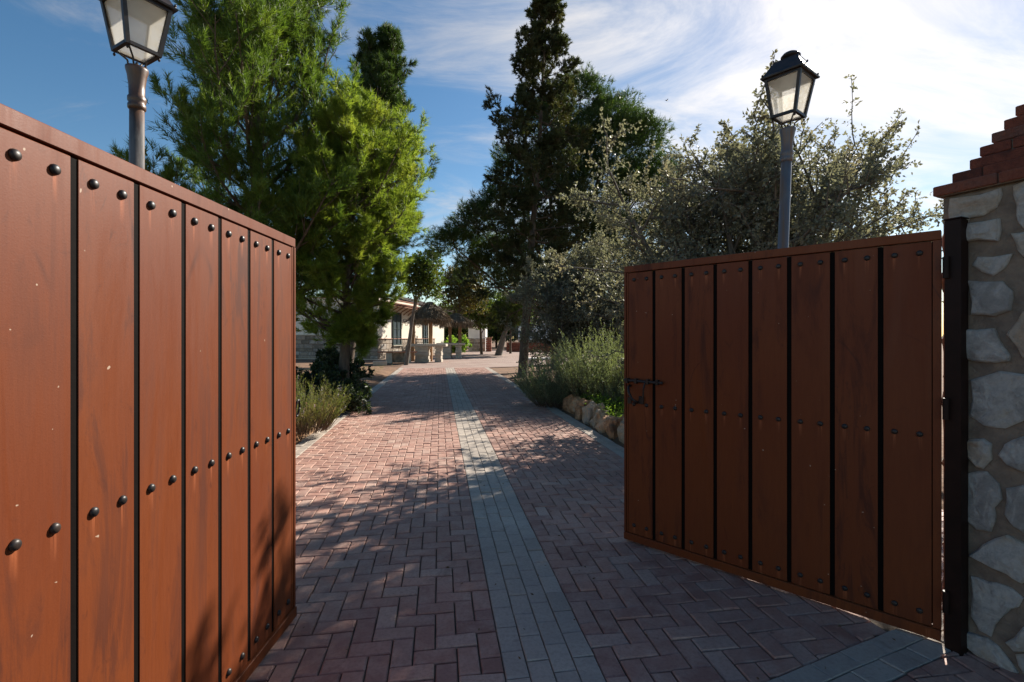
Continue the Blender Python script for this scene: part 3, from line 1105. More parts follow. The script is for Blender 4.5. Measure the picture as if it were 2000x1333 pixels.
# ------------------------------------------------------------------ street lamps
def make_lamp(loc, rz, label, pole_h, tilt=0.0, paint='pole'):
    root = thing('street_lamp', label, 'street lamp', loc, 0.0, 'lanterns on posts either side of the drive')
    root.rotation_euler = (0, tilt, rz)
    H = pole_h
    p = MB(); p.lathe([(0.099, -0.05), (0.099, 0.22), (0.0765, 0.26), (0.0675, 0.5), (0.0765, 0.53), (0.054, 0.58), (0.0468, 0.9), (0.0423, H - 0.33)], 20)
    p.build('pole', M[paint], root, True)
    c_ = MB(); c_.lathe([(0.0428, H - 0.335), (0.0522, H - 0.325), (0.0522, H - 0.30), (0.045, H - 0.29), (0.0531, H - 0.275), (0.0531, H - 0.25), (0.045, H - 0.24), (0.0468, H - 0.17), (0.0558, H - 0.10), (0.0648, H - 0.065), (0.0648, H - 0.05), (0.045, H - 0.046), (0.018, H - 0.04)], 20)
    c_.build('capital', M[paint], root, True)
    br = MB()
    for k in range(4):
        a = k * math.pi / 2 + math.pi / 4
        ca, sa = math.cos(a), math.sin(a)
        br.tube([(0.03 * ca, 0.03 * sa, H - 0.06), (0.05 * ca, 0.05 * sa, H - 0.03), (0.055 * ca, 0.055 * sa, H + 0.0), (0.085 * ca, 0.085 * sa, H + 0.025), (0.112 * ca, 0.112 * sa, H + 0.045)], 0.0065, 6)
    br.tube([(0, 0, H - 0.05), (0, 0, H - 0.01)], [0.014, 0.008], 8)
    br.build('bracket', M['iron'], root, True)
    z0, z1, hb_, ht = H + 0.045, H + 0.375, 0.092, 0.138
    fr = MB()
    for sx, sy in ((1, 1), (-1, 1), (-1, -1), (1, -1)):
        w_ = 0.0125
        fr.hexa([(sx * hb_ - w_, sy * hb_ - w_, z0), (sx * hb_ + w_, sy * hb_ - w_, z0), (sx * hb_ + w_, sy * hb_ + w_, z0), (sx * hb_ - w_, sy * hb_ + w_, z0),
                 (sx * ht - w_, sy * ht - w_, z1), (sx * ht + w_, sy * ht - w_, z1), (sx * ht + w_, sy * ht + w_, z1), (sx * ht - w_, sy * ht + w_, z1)])
        fr.lathe([(0.004, -0.03), (0.009, -0.02), (0.004, -0.008)], 8, (sx * hb_, sy * hb_, z0))
    for zz, hh, e in ((z0 + 0.012, hb_ + 0.002, 0.013), (z1 - 0.004, ht - 0.001, 0.013)):
        for s_ in (1, -1):
            fr.box((-hh + 0.0126, s_ * hh - e, zz - 0.011), (hh - 0.0126, s_ * hh + e - 0.002, zz + 0.011))
            fr.box((s_ * hh - e, -hh + 0.0126, zz - 0.0115), (s_ * hh + e - 0.002, hh - 0.0126, zz + 0.0105))
    fr.build('lantern_frame', M['iron'], root)
    for k in range(4):
        a = k * math.pi / 2
        pm = MB()
        ya, yb_ = hb_ - 0.002, ht - 0.002
        pm.hexa([(-hb_ + 0.0127, ya - 0.004, z0 + 0.024), (hb_ - 0.0127, ya - 0.004, z0 + 0.024), (hb_ - 0.0127, ya + 0.001, z0 + 0.024), (-hb_ + 0.0127, ya + 0.001, z0 + 0.024),
                 (-ht + 0.0135, yb_ - 0.006, z1 - 0.016), (ht - 0.0135, yb_ - 0.006, z1 - 0.016), (ht - 0.0135, yb_ - 0.001, z1 - 0.016), (-ht + 0.0135, yb_ - 0.001, z1 - 0.016)])
        pm.build('pane', M['pane'], root, False, None, (0, 0, a))
    MB().box((-hb_ + 0.014, -hb_ + 0.014, z0 + 0.004), (hb_ - 0.014, hb_ - 0.014, z0 + 0.008)).build('pane', M['pane'], root)
    rf = MB()
    e0, e1 = 0.205, 0.105
    rings = [(0.172, z1 + 0.006), (0.175, z1 + 0.018), (0.16, z1 + 0.03), (0.105, z1 + 0.135), (0.10, z1 + 0.15), (0.066, z1 + 0.165)]
    vs = [(sx * r_, sy * r_, zz) for r_, zz in rings for sx, sy in ((-1, -1), (1, -1), (1, 1), (-1, 1))]
    fs = [(0, 3, 2, 1), tuple(range(len(vs) - 4, len(vs)))]
    for k in range(len(rings) - 1):
        for j in range(4):
            fs.append((k * 4 + j, k * 4 + (j + 1) % 4, k * 4 + 4 + (j + 1) % 4, k * 4 + 4 + j))
    rf.add(vs, fs)
    for sx, sy in ((1, 1), (-1, 1), (-1, -1), (1, -1)):
        rf.lathe([(0.004, 0), (0.004, 0.012), (0.009, 0.018), (0.006, 0.028), (0.002, 0.03)], 8, (sx * 0.161, sy * 0.161, z1 + 0.02))
        rf.lathe([(0.004, 0), (0.004, 0.010), (0.008, 0.016), (0.005, 0.024), (0.002, 0.026)], 8, (sx * 0.098, sy * 0.098, z1 + 0.142))
    rf.build('lantern_roof', M['iron'], root)
    cp = MB(); cp.lathe([(0.045, z1 + 0.16), (0.045, z1 + 0.185), (0.076, z1 + 0.19), (0.078, z1 + 0.2), (0.06, z1 + 0.222), (0.035, z1 + 0.236), (0.008, z1 + 0.24)], 18)
    cp.build('chimney_cap', M['iron'], root, True)
    return root


make_lamp((-2.545, 3.3, 0.0), R(330.6 - 270), 'frosted glass lantern on a rusty post behind the sunlit gate leaf', 3.33, 0.0, 'pole_rust')
make_lamp((2.335, 4.35, 0.06), R(217.8 - 270), 'frosted glass lantern on a leaning grey post behind the shaded gate leaf', 3.27, R(2.2))


# ------------------------------------------------------------------ vegetation tools (vectorised)
def unit(a):
    return a / np.maximum(np.linalg.norm(a, axis=-1, keepdims=True), 1e-9)


def perp(d, r):
    q = r.normal(size=d.shape)
    q -= (q * d).sum(-1, keepdims=True) * d
    return unit(q)


def run(P, D, L, nseg, up, wob, r):
    """polylines: (N,nseg+1,3) points, (N,nseg,3) directions"""
    pts, dirs = [P], []
    p, d = P.copy(), unit(D)
    for k in range(nseg):
        d = unit(d + r.normal(size=d.shape) * wob + np.array([0, 0, 1.0]) * np.asarray(up).reshape(-1, 1))
        p = p + d * (L / nseg)[:, None]
        pts.append(p); dirs.append(d)
    return np.stack(pts, 1), np.stack(dirs, 1)


def kids(pts, dirs, L, nc, t0, t1, ang, lf, r, taper=0.5):
    """nc children on each polyline"""
    N, n = dirs.shape[0], dirs.shape[1]
    t = t0 + (t1 - t0) * (np.arange(nc)[None, :] + r.random((N, nc))) / nc
    x = np.clip(t * n, 0, n - 1e-3)
    i = x.astype(int); f = (x - i)[..., None]
    rows = np.arange(N)[:, None]
    P = pts[rows, i] * (1 - f) + pts[rows, i + 1] * f
    d = dirs[rows, i]
    a = np.radians(ang[0] + (ang[1] - ang[0]) * r.random((N, nc)))[..., None]
    D = d * np.cos(a) + perp(d, r) * np.sin(a)
    LL = L[:, None] * lf * (1 - taper * t) * (0.7 + 0.6 * r.random((N, nc)))
    return P.reshape(-1, 3), D.reshape(-1, 3), LL.reshape(-1)


def tubes(pts, r0, r1, k=5):
    """batched tubes -> verts, quads"""
    N, n = pts.shape[0], pts.shape[1]
    d = np.empty_like(pts)
    d[:, 1:-1] = pts[:, 2:] - pts[:, :-2]
    d[:, 0] = pts[:, 1] - pts[:, 0]; d[:, -1] = pts[:, -1] - pts[:, -2]
    d = unit(d)
    ref = np.array([0.37, 0.61, 0.2])
    a = unit(np.cross(d, ref)); b_ = np.cross(d, a)
    th = np.arange(k) * 2 * np.pi / k
    w = np.linspace(0, 1, n)[None, :]
    rad = (np.asarray(r0).reshape(-1, 1) * (1 - w) + np.asarray(r1).reshape(-1, 1) * w)
    rad = np.broadcast_to(rad, (N, n))
    V = pts[:, :, None, :] + rad[:, :, None, None] * (a[:, :, None, :] * np.cos(th)[None, None, :, None] + b_[:, :, None, :] * np.sin(th)[None, None, :, None])
    idx = np.arange(N * n * k).reshape(N, n, k)
    q = np.stack([idx[:, :-1], np.roll(idx, -1, 2)[:, :-1], np.roll(idx, -1, 2)[:, 1:], idx[:, 1:]], -1).reshape(-1, 4)
    return V.reshape(-1, 3), q


class Wood:
    def __init__(s):
        s.V, s.Q, s.n = [], [], 0

    def add(s, pts, r0, r1, k=5):
        v, q = tubes(np.asarray(pts, dtype=float), r0, r1, k)
        s.V.append(v); s.Q.append(q + s.n); s.n += len(v)

    def path(s, pts, rad, k=10):
        """one tube with a radius per point"""
        mb = MB().tube(pts, rad, k)
        v = np.array([tuple(p) for p in mb.v])
        q = np.array([f for f in mb.f if len(f) == 4])
        s.V.append(v); s.Q.append(q + s.n); s.n += len(v)

    def build(s, name, mat, parent):
        return link(name, mesh_np(name, np.concatenate(s.V), np.concatenate(s.Q), mat, True), parent)


def needles(P, D, L, m, ln, wd, ang, r, droop=0.0):
    """m needles on each twig -> verts, tris"""
    N = len(P)
    t = r.random((N, m))[..., None]
    base = P[:, None] + D[:, None] * (L[:, None, None] * t)
    Db = np.broadcast_to(D[:, None], base.shape)
    a = np.radians(ang[0] + (ang[1] - ang[0]) * r.random((N, m)))[..., None]
    d = Db * np.cos(a) + perp(Db, r) * np.sin(a)
    d[..., 2] -= droop
    d = unit(d)
    w = perp(d, r) * (wd * (0.6 + 0.8 * r.random((N, m)))[..., None] * 0.5)
    l = ln * (0.65 + 0.7 * r.random((N, m)))[..., None]
    V = np.stack([base - w, base + w, base + d * l], 2).reshape(-1, 3)
    return V, np.arange(len(V)).reshape(-1, 3)


def leaves(P, D, L, m, ln, wd, ang, r, droop=0.0):
    """m folded rhombic leaves on each twig -> verts, tris"""
    N = len(P)
    t = r.random((N, m))[..., None]
    base = P[:, None] + D[:, None] * (L[:, None, None] * t)
    Db = np.broadcast_to(D[:, None], base.shape)
    a = np.radians(ang[0] + (ang[1] - ang[0]) * r.random((N, m)))[..., None]
    d = Db * np.cos(a) + perp(Db, r) * np.sin(a)
    d[..., 2] -= droop
    d = unit(d)
    w = perp(d, r)
    nrm = np.cross(d, w)
    s_ = (0.65 + 0.7 * r.random((N, m)))[..., None]
    l, hw = ln * s_, wd * s_ * 0.5
    midp = base + d * l * 0.45
    V = np.stack([base, midp + w * hw + nrm * hw * 0.35, base + d * l, midp - w * hw + nrm * hw * 0.35], 2).reshape(-1, 3)
    i = np.arange(len(V)).reshape(-1, 4)
    F = np.concatenate([i[:, [0, 1, 2]], i[:, [0, 2, 3]]])
    return V, F


def crown(name, mat, parent, *vf):
    V, F, n = [], [], 0
    for v, f in vf:
        V.append(v); F.append(f + n); n += len(v)
    o = link(name, mesh_np(name, np.concatenate(V), np.concatenate(F), mat), parent)
    return o


def trunk_path(h, lean, r, n=9, wob=0.05):
    z = np.linspace(0, 1, n)
    x = lean[0] * z + np.cumsum(r.normal(0, wob, n)) * z
    y = lean[1] * z + np.cumsum(r.normal(0, wob, n)) * z
    x[0] = y[0] = 0
    return np.stack([x, y, z * h], 1)


def along(path, h):
    """points on a trunk path at heights h"""
    return np.stack([np.interp(h, path[:, 2], path[:, i]) for i in range(3)], 1)


def pine(loc, label, h, prof, n_limb, seed, mat, trunk_r=0.16, lean=(0, 0), z_low=1.0, elev=(5, 60), counts=(9, 5, 4), nd=(15, 0.11, 0.007), bias=None, group=None, up=0.10, twl=0.2, name='pine_tree', bark='bark'):
    """prof(t): crown radius at relative height t of the crown (0 low, 1 top)"""
    r = np.random.default_rng(seed)
    root = thing(name, label, 'tree', loc, 0, group)
    tp = trunk_path(h, lean, r)
    wood = Wood()
    wood.path([Vector((tp[0][0], tp[0][1], -0.12))] + [Vector(p) for p in tp], [trunk_r * 1.35] + list(trunk_r * (1 - 0.93 * np.linspace(0, 1, len(tp)) ** 0.9)), 12)
    t = (np.arange(n_limb) + r.random(n_limb)) / n_limb
    t = t ** 0.9
    z = z_low + (h - z_low) * t
    az = np.arange(n_limb) * 2.399963 + r.normal(0, 0.3, n_limb)
    el = np.radians(elev[0] + (elev[1] - elev[0]) * t + r.normal(0, 8, n_limb))
    D = np.stack([np.cos(az) * np.cos(el), np.sin(az) * np.cos(el), np.sin(el)], 1)
    L = np.array([prof(x) for x in t]) * (0.72 + 0.5 * r.random(n_limb))
    if bias is not None:
        L = L * np.array([bias(math.cos(a), math.sin(a), x) for a, x in zip(az, t)])
    P = along(tp, z)
    pts, dirs = run(P, D, L, 7, up, 0.07, r)
    wood.add(pts, np.clip(L * 0.017, 0.012, 0.07), 0.006, 5)
    P1, D1, L1 = kids(pts, dirs, L, counts[0], 0.22, 1.0, (28, 62), 0.42, r)
    pts1, dirs1 = run(P1, D1, L1, 5, up * 0.8, 0.10, r)
    wood.add(pts1, np.clip(L1 * 0.012, 0.005, 0.02), 0.003, 4)
    P2, D2, L2 = kids(pts1, dirs1, L1, counts[1], 0.15, 1.0, (22, 55), 0.5, r)
    L2 = np.maximum(L2, 0.16)
    pts2, dirs2 = run(P2, D2, L2, 3, up * 1.2, 0.10, r)
    P3, D3, L3 = kids(pts2, dirs2, L2, counts[2], 0.2, 1.0, (5, 40), 0.5, r, 0.2)
    L3 = np.clip(L3, twl * 0.6, twl * 1.4)
    wood.build('trunk', M[bark], root)
    crown('crown', mat, root, needles(P3, unit(D3 + np.array([0, 0, 0.25])), L3, nd[0], nd[1], nd[2], (18, 55), r))
    return root


def clump_tree(loc, label, h, clumps, seed, mat, trunk_r, twigs, nd, lean=(0, 0), name='pine_tree', kind='needle', group=None, bark='bark', limb_from=0.35, flat=0.75):
    """crown of separate clumps (x, y, z, radius), each on its own limb"""
    r = np.random.default_rng(seed)
    root = thing(name, label, 'tree', loc, 0, group)
    tp = trunk_path(h * 0.88, lean, r, 8, 0.04)
    wood = Wood()
    wood.path([Vector((0, 0, -0.12))] + [Vector(p) for p in tp], [trunk_r * 1.3] + list(trunk_r * (1 - 0.85 * np.linspace(0, 1, len(tp)))), 12)
    TP, TD, TL = [], [], []
    for (x, y, z, rad) in clumps:
        zb = max(h * 0.12, min(h * 0.8, z * r.uniform(limb_from, limb_from + 0.3)))
        a = along(tp, np.array([zb]))[0]
        b_ = np.array([x, y, z])
        mid = a * 0.5 + b_ * 0.5 + np.array([0, 0, -0.08 * np.linalg.norm(b_ - a)]) + r.normal(0, 0.1, 3)
        wood.path([Vector(a), Vector(a * 0.6 + mid * 0.4), Vector(mid), Vector(b_ * 0.8 + mid * 0.2), Vector(b_)], np.clip(rad * np.array([0.06, 0.05, 0.04, 0.03, 0.015]), 0.01, 0.1), 6)
        n = int(twigs * rad ** 2)
        d = unit(r.normal(size=(n, 3)))
        d[:, 2] = np.where(d[:, 2] < -0.5, -d[:, 2], d[:, 2])
        rr_ = rad * (0.35 + 0.65 * r.random(n) ** 0.55)
        lob = 1 + 0.22 * np.sin(d[:, 0] * 5 + x * 3) * np.sin(d[:, 1] * 5 + y * 2) + 0.15 * np.sin(d[:, 2] * 7 + z)
        p = b_ + d * (rr_ * lob)[:, None] * np.array([1, 1, flat])
        TP.append(p); TD.append(unit(d + np.array([0, 0, 0.35]) + r.normal(0, 0.35, (n, 3)))); TL.append(np.full(n, nd[3]) * (0.6 + 0.8 * r.random(n)))
        # a few inner sticks so that the clump is not hollow
        k = max(3, n // 60)
        dd = unit(r.normal(size=(k, 3)) + np.array([0, 0, 0.3]))
        s_pts, _ = run(np.repeat(b_[None], k, 0), dd, np.full(k, rad * 0.8), 3, 0.05, 0.15, r)
        wood.add(s_pts, 0.02, 0.005, 4)
    P, D, L = np.concatenate(TP), np.concatenate(TD), np.concatenate(TL)
    wood.build('trunk', M[bark], root)
    fn = needles if kind == 'needle' else leaves
    crown('crown', mat, root, fn(P, D, L, nd[0], nd[1], nd[2], (20, 65) if kind == 'needle' else (30, 85), r))
    return root


# ------------------------------------------------------------------ the big trees
PINE_GROUP = 'bushy pines left of the drive'
pine((-5.25, 10.0, 0), 'tall bushy bright green pine rising behind the sunlit gate leaf, its top cut off', 11.4,
     lambda t: 3.2 * (1 - t) ** 0.5 * min(1, 0.6 + 2.2 * t) + 0.2, 92, 21, M['pine'], 0.2, (-0.1, 0.1), 1.9, (4, 64), (13, 7, 4), (16, 0.13, 0.0108),
     group=PINE_GROUP, up=0.18, bias=lambda cx, sy, t: 0.78 if cx < -0.4 else 1.0)
pine((-3.8, 10.9, 0), 'low branched pale green pine leaning over the drive in front of the pale house', 5.4,
     lambda t: 2.6 * (1 - t) ** 0.42 * min(1, 0.62 + 2 * t) + 0.15, 80, 33, M['pine_sunlit'], 0.14, (0.3, -0.1), 1.15, (-4, 54), (13, 7, 4), (14, 0.115, 0.011),
     group=PINE_GROUP, bias=lambda cx, sy, t: 1.0 if cx < -0.35 else (0.3 if t < 0.12 else min(1.25, 0.30 + 1.25 * t)), up=0.10, twl=0.17)
pine((-6.6, 19.5, 0), 'darker slender pine standing behind the bushy bright pines', 13.2,
     lambda t: 3.3 * (1 - t) ** 0.6 * min(1, 0.6 + 2 * t) + 0.15, 70, 45, M['pine_dark'], 0.2, (1.7, 0), 4.4, (10, 62), (10, 6, 4), (11, 0.18, 0.019),
     group=PINE_GROUP, up=0.13)

# dark conifer beside the drive: horizontal, uneven limbs that droop and turn up at the tip
pine((0.40, 18.5, 0), 'tall dark narrow conifer with uneven limbs beside the right edge of the drive', 14.6,
     lambda t: 0.22 + 3.25 * (1 - t) ** 0.66 * (0.36 + 0.64 * math.sin(t * 19) ** 2), 84, 57, M['cypress'], 0.19, (0.85, 0.2), 2.4, (-16, 24), (12, 6, 4), (13, 0.10, 0.025),
     up=0.045, twl=0.18, name='conifer_tree')

# stone pine behind it: rounded clumps
rp_ = np.random.default_rng(8)
cl = []
for X, Z, rad in ((1.2, 12.6, 1.3), (2.9, 12.3, 1.5), (-0.2, 11.3, 1.3), (4.0, 10.9, 1.6), (4.7, 9.2, 1.5), (2.5, 10.6, 1.8), (0.6, 10.0, 1.7), (-1.7, 9.3, 1.3), (-2.4, 7.4, 1.3),
                  (3.9, 8.0, 1.6), (2.0, 8.4, 1.8), (-0.3, 8.0, 1.6), (-3.6, 6.6, 1.2), (-4.6, 5.6, 1.3), (-2.6, 5.4, 1.4), (-0.8, 5.8, 1.6), (1.3, 6.3, 1.7), (3.0, 6.2, 1.5), (-3.6, 4.6, 1.1), (-1.8, 4.0, 1.2),
                  (0.2, 4.2, 1.3), (4.4, 6.4, 1.2), (-0.6, 12.0, 0.8), (2.2, 4.6, 1.4), (-0.6, 3.2, 0.9)):
    cl.append((X, rp_.uniform(-1.2, 1.2), Z, rad))
clump_tree((2.0, 23.0, 0), 'broad rounded dark green pine spreading behind the tall narrow conifer', 12.6, cl, 71, M['pine_dark'], 0.2, 520, (13, 0.19, 0.022, 0.22), (0.4, 0))


# ------------------------------------------------------------------ holm oak with long bare shoots
def oak(loc, label, seed, size=1.0, ns=13, nsh=46, m=8, leaf=(0.05, 0.03)):
    r = np.random.default_rng(seed)
    root = thing('oak_tree', label, 'tree', loc)
    wood = Wood()
    # several stems from the ground
    az = np.arange(ns) * 2.4 + r.normal(0, 0.3, ns)
    el = np.radians(r.uniform(46, 85, ns))
    D = np.stack([np.cos(az) * np.cos(el), np.sin(az) * np.cos(el) * 0.5, np.sin(el)], 1)
    L = r.uniform(3.6, 5.0, ns) * np.where(np.cos(az) < -0.2, 0.9, 1.0) * size
    P = np.stack([np.cos(az) * 0.16, np.sin(az) * 0.16, np.full(ns, -0.1)], 1)
    pts, dirs = run(P, D, L, 8, 0.02, 0.06, r)
    wood.add(pts, 0.085, 0.02, 8)
    P1, D1, L1 = kids(pts, dirs, L, 16, 0.12, 1.0, (30, 85), 0.52, r, 0.5)
    pts1, dirs1 = run(P1, D1, L1, 6, 0.03, 0.10, r)
    wood.add(pts1, 0.028, 0.008, 5)
    P2, D2, L2 = kids(pts1, dirs1, L1, 10, 0.12, 1.0, (25, 75), 0.45, r, 0.4)
    pts2, dirs2 = run(P2, D2, L2, 4, 0.05, 0.12, r)
    wood.add(pts2, 0.009, 0.004, 4)
    P3, D3, L3 = kids(pts2, dirs2, L2, 9, 0.1, 1.0, (20, 70), 0.5, r, 0.3)
    L3 = np.clip(L3, 0.12, 0.3)
    # long straight shoots out of the top and the right
    i = r.choice(len(pts2), nsh * 4, replace=False)
    tip = pts2[i, -1]
    score = tip[:, 2] + 0.35 * tip[:, 0] + r.normal(0, 0.4, len(i))
    i = i[np.argsort(-score)[:nsh]]
    SP = pts2[i, -1]
    SD = unit(np.stack([r.normal(0.25, 0.45, nsh), r.normal(0, 0.3, nsh), r.uniform(0.6, 1.3, nsh)], 1))
    SL = r.uniform(0.4, 1.0, nsh)
    spts, sdirs = run(SP, SD, SL, 6, 0.02, 0.06, r)
    wood.add(spts, 0.008, 0.003, 4)
    P4, D4, L4 = kids(spts, sdirs, SL, 13, 0.05, 1.0, (20, 60), 0.16, r, 0.4)
    wood.build('trunk', M['bark_grey'], root)
    o = crown('crown', M['oak'], root,
              leaves(P3, unit(D3), L3, m, leaf[0], leaf[1], (25, 90), r),
              leaves(P4, unit(D4), L4, 7, 0.045, 0.026, (25, 90), r))
    return root


oak((3.55, 7.7, 0.1), 'grey green holm oak with long thin shoots behind the shaded gate leaf', 15)
oak((2.35, 14.6, 0.05), 'smaller grey green holm oak beyond the rosemary, right of the dark conifer trunk', 16, 0.88, 11, 14, 6, (0.062, 0.038))


# ------------------------------------------------------------------ small trees further along
def ball_tree(loc, label, h, rad, rz_, seed, mat, trunk_r, twigs, leaf, lean=(0, 0), group=None, name='street_tree', bark='bark', nclump=9):
    r = np.random.default_rng(seed + 500)
    cl_ = []
    zc = h - rz_
    for k in range(nclump):
        a = k * 2.4
        q = (k + 0.5) / nclump
        zz = zc + rz_ * (1 - 2 * q) * 0.62
        rr_ = rad * 0.55 * math.sqrt(max(0.15, 1 - ((1 - 2 * q) * 0.8) ** 2))
        cl_.append((lean[0] + rr_ * math.cos(a), lean[1] + rr_ * math.sin(a), zz, rad * r.uniform(0.52, 0.7)))
    return clump_tree(loc, label, h, cl_, seed, mat, trunk_r, twigs, leaf, lean, name, 'leaf', group, bark, 0.5, 0.95)


def gpt(x, y):
    d = F_PX * CAM_H / (y - HORIZON)
    return ((x - 1000) / F_PX * d, d, 0)


ball_tree((-5.75, 26.4, 0), 'slim tree with a dark clipped crown in front of the pale house', 6.3, 1.05, 1.6, 91, M['broad'], 0.13, 420, (6, 0.12, 0.085, 0.25), (0.8, 0), 'clipped trees by the courtyard', bark='bark_grey')
ball_tree((-4.1, 38.0, 0), 'clipped tree with a rusty autumn crown behind the thatched shelters', 7.4, 1.9, 2.3, 92, M['ochre'], 0.13, 190, (7, 0.14, 0.10, 0.3), (0.2, 0), 'clipped trees by the courtyard')
ball_tree((-2.75, 44.0, 0), 'thin dark tree right of the rusty crowned tree', 5.6, 1.6, 1.9, 93, M['broad'], 0.14, 190, (7, 0.15, 0.11, 0.3), (-0.3, 0), 'small trees beyond the shelters')
ball_tree((-1.15, 41.0, 0), 'tree with a thick slanting pale trunk in front of the low brick wall', 5.4, 1.9, 1.7, 94, M['broad'], 0.32, 170, (7, 0.15, 0.11, 0.3), (1.3, 0.3), 'small trees beyond the shelters', bark='bark_grey')
ball_tree((-0.15, 46.0, 0), 'straight thin trunked tree next to the low brick wall', 5.8, 1.5, 1.9, 95, M['broad'], 0.12, 190, (7, 0.15, 0.11, 0.3), (0, 0), 'small trees beyond the shelters')
for k, (x, y, h, w, mt, lb) in enumerate((
        (-22, 62, 6.5, 4.5, 'pine_dark', 'dark tree far behind the pale house'),
        (-9, 72, 5.2, 4.2, 'broad', 'green tree far beyond the thatched shelters'),
        (-2.5, 78, 6.0, 4.4, 'broad', 'green tree far behind the white outbuilding'),
        (4.0, 80, 6.5, 4.6, 'pine_dark', 'dark tree far behind the stone based building'),
        (10, 74, 7.0, 4.6, 'broad', 'green tree far off behind the right of the courtyard'),
        (17, 66, 7.0, 4.8, 'pine_dark', 'dark tree far off behind the holm oak'))):
    ball_tree((x, y, 0), lb, h, w, h * 0.46, 120 + k, M[mt], 0.2, 46, (7, 0.26, 0.18, 0.5), (0, 0), 'trees beyond the courtyard', 'background_tree', nclump=12)


# ------------------------------------------------------------------ shrubs and plants
def stem_shrub(name, loc, label, seed, n, spread, hgt, mat, nd, lean=0.5, cat='shrub', group=None, wood_mat='twig', up=0.05, heads=None, base_r=0.3):
    """many upright stems clothed in narrow leaves"""
    r = np.random.default_rng(seed)
    root = thing(name, label, cat, loc, 0, group)
    az = r.random(n) * 2 * np.pi
    q = np.sqrt(r.random(n))
    P = np.stack([np.cos(az) * q * base_r * spread, np.sin(az) * q * base_r * spread, np.zeros(n) - 0.03], 1)
    D = unit(np.stack([np.cos(az) * q * lean, np.sin(az) * q * lean, np.ones(n)], 1) + r.normal(0, 0.12, (n, 3)))
    L = hgt * (0.55 + 0.5 * r.random(n)) * (1.05 - 0.25 * q)
    pts, dirs = run(P, D, L, 6, up, 0.06, r)
    wood = Wood(); wood.add(pts, 0.006, 0.002, 4)
    wood.build('stems', M[wood_mat], root)
    P1, D1, L1 = kids(pts, dirs, L, 6, 0.2, 0.95, (15, 40), 0.32, r, 0.5)
    segP = np.concatenate([pts[:, 1:-1].reshape(-1, 3), P1]); segD = np.concatenate([dirs[:, 1:].reshape(-1, 3), unit(D1 + np.array([0, 0, 0.4]))])
    segL = np.concatenate([np.repeat(L / 6, 5), L1])
    crown('foliage', mat, root, needles(segP, segD, segL, nd[0], nd[1], nd[2], (20, 60), r))
    if heads:
        k = r.choice(n, heads, replace=False)
        hp, hd = pts[k, -1], dirs[k, -1]
        fs_ = crown('flower_spikes', M['flower'], root, leaves(hp, hd, np.full(heads, 0.05), 12, 0.016, 0.012, (30, 80), r))
        fs_['kind'] = 'stuff'
    return root


stem_shrub('rosemary_shrub', (1.80, 9.9, 0.1), 'tall upright grey green rosemary bush beside the rock edging', 201, 420, 1.0, 1.60, M['rosemary'], (18, 0.036, 0.008), 0.85, group='rosemary bushes on the right of the drive', base_r=0.45)
stem_shrub('rosemary_shrub', (0.98, 10.5, 0.02), 'low spreading rosemary bush at the foot of the dark conifer, spilling on the paving', 202, 300, 0.9, 1.12, M['rosemary'], (18, 0.036, 0.008), 1.0, group='rosemary bushes on the right of the drive', base_r=0.5)
stem_shrub('rosemary_shrub', (2.28, 9.0, 0.1), 'small rosemary bush above the green ground cover', 203, 220, 0.7, 0.95, M['rosemary'], (20, 0.034, 0.0068), 0.8, group='rosemary bushes on the right of the drive', base_r=0.4)
stem_shrub('lavender_plant', (-3.12, 7.2, 0.12), 'sunlit dry lavender with pale flower spikes over the left rock edging', 204, 300, 0.8, 0.80, M['lavender'], (9, 0.03, 0.005), 0.75, 'plant', heads=36, base_r=0.5)


def leafy_shrub(name, loc, label, seed, rad, hgt, mat, twigs, leaf, group=None, cat='shrub'):
    r = np.random.default_rng(seed)
    root = thing(name, label, cat, loc, 0, group)
    n = 26
    az = r.random(n) * 6.283
    D = unit(np.stack([np.cos(az), np.sin(az), r.uniform(0.4, 1.6, n)], 1))
    L = np.full(n, 1.0) * hgt * r.uniform(0.7, 1.05, n)
    pts, dirs = run(np.zeros((n, 3)) + np.array([0, 0, -0.04]), D * np.array([rad / hgt, rad / hgt, 1]), L, 5, 0.03, 0.12, r)
    wood = Wood(); wood.add(pts, 0.014, 0.004, 5)
    P1, D1, L1 = kids(pts, dirs, L, 8, 0.2, 1.0, (30, 80), 0.4, r)
    pts1, dirs1 = run(P1, D1, L1, 3, 0.05, 0.1, r)
    wood.add(pts1, 0.005, 0.002, 4)
    wood.build('stems', M['twig'], root)
    P2, D2, L2 = kids(pts1, dirs1, L1, twigs, 0.1, 1.0, (20, 70), 0.5, r)
    crown('foliage', mat, root, leaves(P2, D2, np.clip(L2, 0.06, 0.3), leaf[0], leaf[1], leaf[2], (25, 85), r))
    return root


SH = 'dark shrubs under the pines on the left'
leafy_shrub('garden_shrub', (-4.35, 10.4, 0.05), 'dark leafy shrub in the shade behind the dry lavender', 211, 1.15, 1.0, M['shrub'], 8, (7, 0.07, 0.035), SH)
leafy_shrub('garden_shrub', (-3.45, 9.6, 0.0), 'low dark shrub spilling onto the left edge of the paving', 212, 1.0, 0.8, M['shrub'], 8, (7, 0.07, 0.03), SH)
leafy_shrub('garden_shrub', (-4.6, 12.2, 0.05), 'dark shrub at the foot of the leaning pale green pine', 213, 1.2, 1.25, M['shrub'], 8, (7, 0.08, 0.04), SH)
leafy_shrub('garden_shrub', (-4.6, 8.2, 0.05), 'dark shrub directly behind the free edge of the sunlit gate leaf', 214, 1.0, 1.05, M['shrub'], 8, (7, 0.07, 0.035), SH)
leafy_shrub('garden_shrub', (4.1, 14.5, 0.05), 'yellow green shrub beyond the rosemary, beside the shaded gate leaf', 215, 1.0, 1.5, M['ochre'], 5, (6, 0.08, 0.05))
